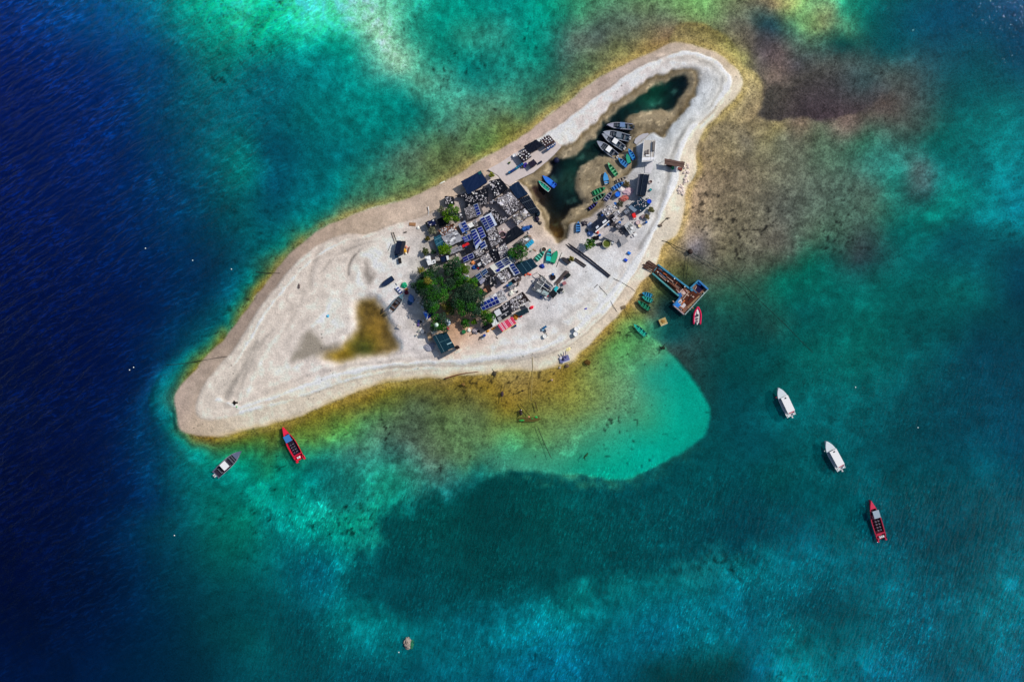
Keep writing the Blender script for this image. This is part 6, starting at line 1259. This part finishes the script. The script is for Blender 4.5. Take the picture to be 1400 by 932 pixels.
mt = thing('beach_platform', 'violet grey mat platform with two posts at the southern waterline', 'platform', *P(771.5, 490.5, .2), gz(771, 490), R(20))
MB().box(0, 0, -.05, 2.7, 1.6, .3).build('deck', M((110, 112, 160)), mt); MB().box(.3, -.86, .0, 2.2, .16, .36).build('kerb', M((232, 230, 226)), mt)
for dx in (-.1, .55): MB().tube([(dx, .1, .3), (dx + .35, 1.9, 1.5)], .1, 6).build('post', M((96, 92, 130)), mt)
MB().blob(-.9, .55, .35, .4, .35, .2).build('bundle', M((206, 206, 222)), mt); MB().blob(-.35, 0, .35, .35, .45, .2).build('bag', M((48, 50, 80)), mt)
heap('straw_heap', 'yellow straw at the head of the violet mat platform', 'straw', 776.5, 477.5, .75, .5, .15, (226, 216, 160), .4, jag=.35)
cluster('driftwood', 'grey driftwood trunk with a forked end on the eastern beach', 'driftwood', 907, 303, [('trunk', lambda m: m.tube([(-1.0, -1.1, .12), (0, 0, .15), (1.1, 1.0, .15)], [.16, .1, .08]), (110, 98, 88)), ('root', lambda m: m.blob(-1.0, -1.1, .2, .65, .35, .25, 9, 5, .3), (104, 92, 84)), ('fork', lambda m: m.blob(1.2, .9, .2, .55, .2, .15, 8, 5, .3), (120, 108, 98))])
cluster('beam_stack', 'stack of long grey beams running out of the scrap shack', 'beams', 766.5, 378.5, [('beam', (lambda k: lambda m: m.tube([(-1.7 + k * .28, -1.8 - k * .1, .2 + .03 * k), (1.4 + k * .28, 1.75 - k * .1, .2 + .03 * k)], .12, 4))(k), (84 + 10 * k, 76 + 8 * k, 76 + 8 * k)) for k in range(4)])
boxy('machine_box', 'black machine box at the far end of the long grey beams', 'machine', 776.5, 376.5, 1.3, .95, .8, (30, 36, 40), .7)
boxy('crate', 'dusty red crate at the scrap shack', 'crate', 771.5, 387, .95, .85, .7, (160, 104, 112), .5)
boxy('board', 'bright cyan board leaning on the scrap shack', 'board', 759.5, 396, .8, 1.9, .7, (40, 176, 190), -.55)
heap('tyre_heap', 'black tyres heaped right of the cyan board', 'tyres', 765.5, 397, .9, .65, .5, (34, 40, 46), .4, jag=.3)
heap('sack', 'white sacks spilled below the scrap shack', 'sacks', 746.5, 406.5, .95, .5, .35, (228, 228, 230), -.5, jag=.4)
heap('sack', 'single white sack left of the scrap shack', 'sack', 728.8, 384.2, .42, .42, .35, (236, 236, 238), jag=.3)
heap('tarpaulin', 'big white bundle beside the ten panel house', 'bundle', 698.5, 401, .68, .75, .6, (222, 226, 220), jag=.2)
heap('tarpaulin', 'pair of white sacks right of the big white bundle', 'sacks', 704.8, 397.8, .55, .25, .35, (226, 226, 226), .3, jag=.3)
boxy('trough', 'teal tank below the gravel covered house', 'tank', 697.5, 389, 1.3, .9, .6, (30, 96, 120), .5)
heap('scrap_heap', 'dark scrap racks between the teal tank and the dark green netting roof', 'scrap', 706.5, 382.5, 1.4, .7, .6, (84, 76, 78), .5, jag=.4)
heap('tarpaulin', 'small emerald bundle left of the gravel covered house', 'bundle', 674.2, 387, .42, .42, .4, (40, 160, 124))
heap('rubble', 'brown rubbish under the open brown shed', 'rubbish', 917, 226.5, 1.6, .5, .5, (60, 44, 46), -.2, jag=.35)
heap('tarpaulin', 'green bundle in front of the open brown shed', 'bundle', 919.5, 229.8, .45, .45, .4, (50, 130, 96))
boxy('plank_stack', 'red brown planks at the right front of the open brown shed', 'planks', 930, 230.8, 1.2, .7, .4, (130, 70, 64), -.2)
tube_b = [(696.5, 235.3, (30, 96, 140)), (699.3, 234, (20, 50, 110)), (701.8, 232.3, (30, 60, 120)), (704.3, 230.8, (26, 70, 120)), (706.6, 229.2, (40, 120, 140)), (709, 227.5, (30, 90, 140)), (711.6, 225.8, (24, 80, 130)), (714, 224, (34, 100, 150))]
for k, (px, py, col) in enumerate(tube_b):
    tank('barrel', 'dark blue plastic barrel in the slanting row on the terrace', 'barrel', px, py, .34, .9, col, tuple(int(v * 1.1) for v in col), n=12, group='blue barrels in a row on the terrace')
for px, py, lab in ((718.5, 224, 'violet crate between the two dark terrace sheds'), (717.5, 227, 'indigo crate at the end of the blue barrel row')):
    boxy('crate', lab, 'crate', px, py, .7, .6, .6, (66, 50, 150), .5)
boxy('crate', 'dark navy crate on the creek edge of the terrace', 'crate', 738.5, 222, 1.1, .5, .6, (24, 34, 60), .6)
cluster('sail_frame', 'thin white pole standing on the upper western beach', 'pole', 586.5, 288.5, [('pole', lambda m: m.tube([(-.1, -1.2, .2), (0, 0, .25), (-.2, 1.2, .3)], [.05, .09, .1], 6), (236, 236, 236)), ('foot', lambda m: m.blob(.1, -1.4, .1, .4, .25, .1), (216, 212, 212))])
heap('board', 'white surfboard shaped board at the upper waterline', 'board', 604.5, 249.8, .9, .2, .12, (238, 236, 228), .5, jag=.1)
heap('sack', 'white sack on the sand at the north western village corner', 'sack', 571.5, 311.5, .4, .45, .3, (232, 230, 226), jag=.2)

# ------------------------------------------------------------------ loose clutter in the lanes: repeats of a few kinds
lanes = [Q('600,350 640,330 690,300 700,312 650,372 610,372')] 
def inside(p, q):
    r = False
    for i in range(len(q)):
        a, b_ = q[i], q[i - 1]
        if (a[1] > p[1]) != (b_[1] > p[1]) and p[0] < (b_[0] - a[0]) * (p[1] - a[1]) / (b_[1] - a[1]) + a[0]: r = not r
    return r
kinds = {}
def proto(kind, mesh_fn, cols):
    kinds[kind] = []
    for c_ in cols:
        m = MB(); mesh_fn(m); kinds[kind].append(m.build(kind, M(c_, .75, .2)))
proto('bucket', lambda m: (m.ring(0, 0, 0, .22, .18, .4, 10), m.cyl(0, 0, 0, .19, .05, 10)), [(226, 226, 230), (206, 210, 220), (236, 232, 226)])
proto('barrel', lambda m: (m.cyl(0, 0, 0, .3, .85, 12), m.ring(0, 0, .25, .32, .29, .05, 12), m.ring(0, 0, .55, .32, .29, .05, 12)), [(34, 70, 150), (26, 50, 110), (40, 96, 170)])
proto('crate', lambda m: (m.box(0, 0, 0, .6, .42, .06), m.box(.28, 0, 0, .05, .42, .34), m.box(-.28, 0, 0, .05, .42, .34), m.box(0, .19, 0, .52, .05, .34), m.box(0, -.19, 0, .52, .05, .34)), [(44, 44, 52), (62, 52, 50), (36, 52, 64)])
proto('sack', lambda m: m.blob(0, 0, .12, .36, .24, .16, 9, 5, .15, random.Random(4)), [(206, 202, 206), (176, 172, 176), (222, 218, 214)])
proto('board', lambda m: m.box(0, 0, 0, .9, .3, .08), [(146, 120, 100), (176, 170, 170), (96, 84, 80)])
labels = {'bucket': ('pale plastic bucket standing loose among the shacks', 'bucket', 'pale buckets scattered among the shacks'), 'barrel': ('blue plastic barrel standing loose among the shacks', 'barrel', 'blue barrels scattered among the shacks'),
          'crate': ('dark open crate lying loose among the shacks', 'crate', 'dark crates scattered among the shacks'), 'sack': ('pale lumpy sack lying loose among the shacks', 'sack', 'pale sacks scattered among the shacks'), 'board': ('short loose board lying among the shacks', 'board', 'loose boards scattered among the shacks')}
spots = []
zones = [(Q('590,318 640,300 660,285 700,310 735,300 735,345 700,420 690,440 640,380 600,360 582,350'), 90), (Q('796,300 840,272 868,275 890,270 892,300 872,322 830,340 800,330'), 46), (Q('565,405 580,405 592,452 585,480 566,455'), 14), (Q('640,450 690,452 728,425 735,410 712,440 690,465 645,462'), 8), (Q('720,385 765,372 772,400 745,412'), 14), (Q('690,216 735,196 745,210 720,235 700,240'), 8)]
first = set()
for zq, n in zones:
    xs = [p[0] for p in zq]; ys = [p[1] for p in zq]; k = 0
    while k < n:
        p = (random.uniform(min(xs), max(xs)), random.uniform(min(ys), max(ys)))
        if not inside(p, zq): continue
        kd = random.choice(['bucket', 'bucket', 'crate', 'sack', 'board', 'barrel', 'sack']); i = random.randrange(3)
        pr = kinds[kd][i]
        if (kd, i) in first: o = pr.copy(); COL.objects.link(o)
        else: o = pr; first.add((kd, i))
        z0 = gz(*p); o.location = (*P(p[0], p[1], z0), z0); o.rotation_euler = (0, 0, random.uniform(0, 6.28)); s_ = random.uniform(.8, 1.25); o.scale = (s_, s_, s_)
        tag(o, labels[kd][0], labels[kd][1], labels[kd][2]); k += 1
for kd in kinds:
    for i, o in enumerate(kinds[kd]):
        if (kd, i) not in first: bpy.data.objects.remove(o)

# pale stones on the eastern beach head
stp = [MB().blob(0, 0, .05, .42, .34, .26, 9, 5, .2, random.Random(k)).build('boulder', M(c_, .9, .2)) for k, c_ in enumerate([(222, 206, 198), (206, 190, 182), (230, 218, 210)])]
for k in range(42):
    t = random.random(); px = 934 + 4 * math.sin(t * 5) + random.uniform(-3.5, 5); py = 224 + 42 * t
    o = stp[k] if k < 3 else stp[k % 3].copy()
    if k >= 3: COL.objects.link(o)
    z0 = gz(px, py); s_ = random.uniform(.5, 1.5); o.location = (*P(px, py), z0); o.scale = (s_, s_, s_); o.rotation_euler = (0, 0, random.uniform(0, 6.28))
    tag(o, 'pale pinkish boulder in the line of stones on the eastern beach head', 'boulder', 'boulders at the eastern beach head')

# ------------------------------------------------------------------ ballast blocks on the roofs: the 290 largest one by one, the rest as one heap
cols = [(236, 234, 240), (208, 204, 212), (168, 164, 170), (226, 220, 214), (190, 188, 200)]
bp_ = []
for k, c_ in enumerate(cols):
    m = MB(); rr = random.Random(k); m.box(0, 0, -.05, 2, rr.uniform(1.3, 1.9), rr.uniform(.9, 1.2), 0, .85); bp_.append(m.build('weight_block', M(c_, .85, .12)))
BLOCKS.sort(key=lambda b_: -b_[3])
for k, (x, y, z, s_) in enumerate(BLOCKS[:290]):
    o = bp_[k] if k < 5 else bp_[k % 5].copy()
    if k >= 5: COL.objects.link(o)
    o.location = (x, y, z); o.scale = (s_, s_, s_); o.rotation_euler = (0, 0, random.uniform(0, 6.28))
    tag(o, 'pale weight block holding down one of the shack roofs', 'block', 'weight blocks on the shack roofs')
for ci, c_ in enumerate(((190, 186, 194),)):
    m = MB()
    for x, y, z, s_ in BLOCKS[290:]:
        k_ = random.choice([.35, .7, .95, 1.1, 1.25]); m.box(x, y, z - .05, 2 * s_, s_ * random.uniform(1.2, 1.9), s_ * random.uniform(.8, 1.2), random.uniform(0, 6.28), .85, tuple(v * k_ for v in alb(c_)))
    o = m.build('roof_ballast', M((190, 186, 194), .85, .3, 2.0, leaf=True)); o['kind'] = 'stuff'; o['label'] = 'small pale rubble weighing down the shack roofs'
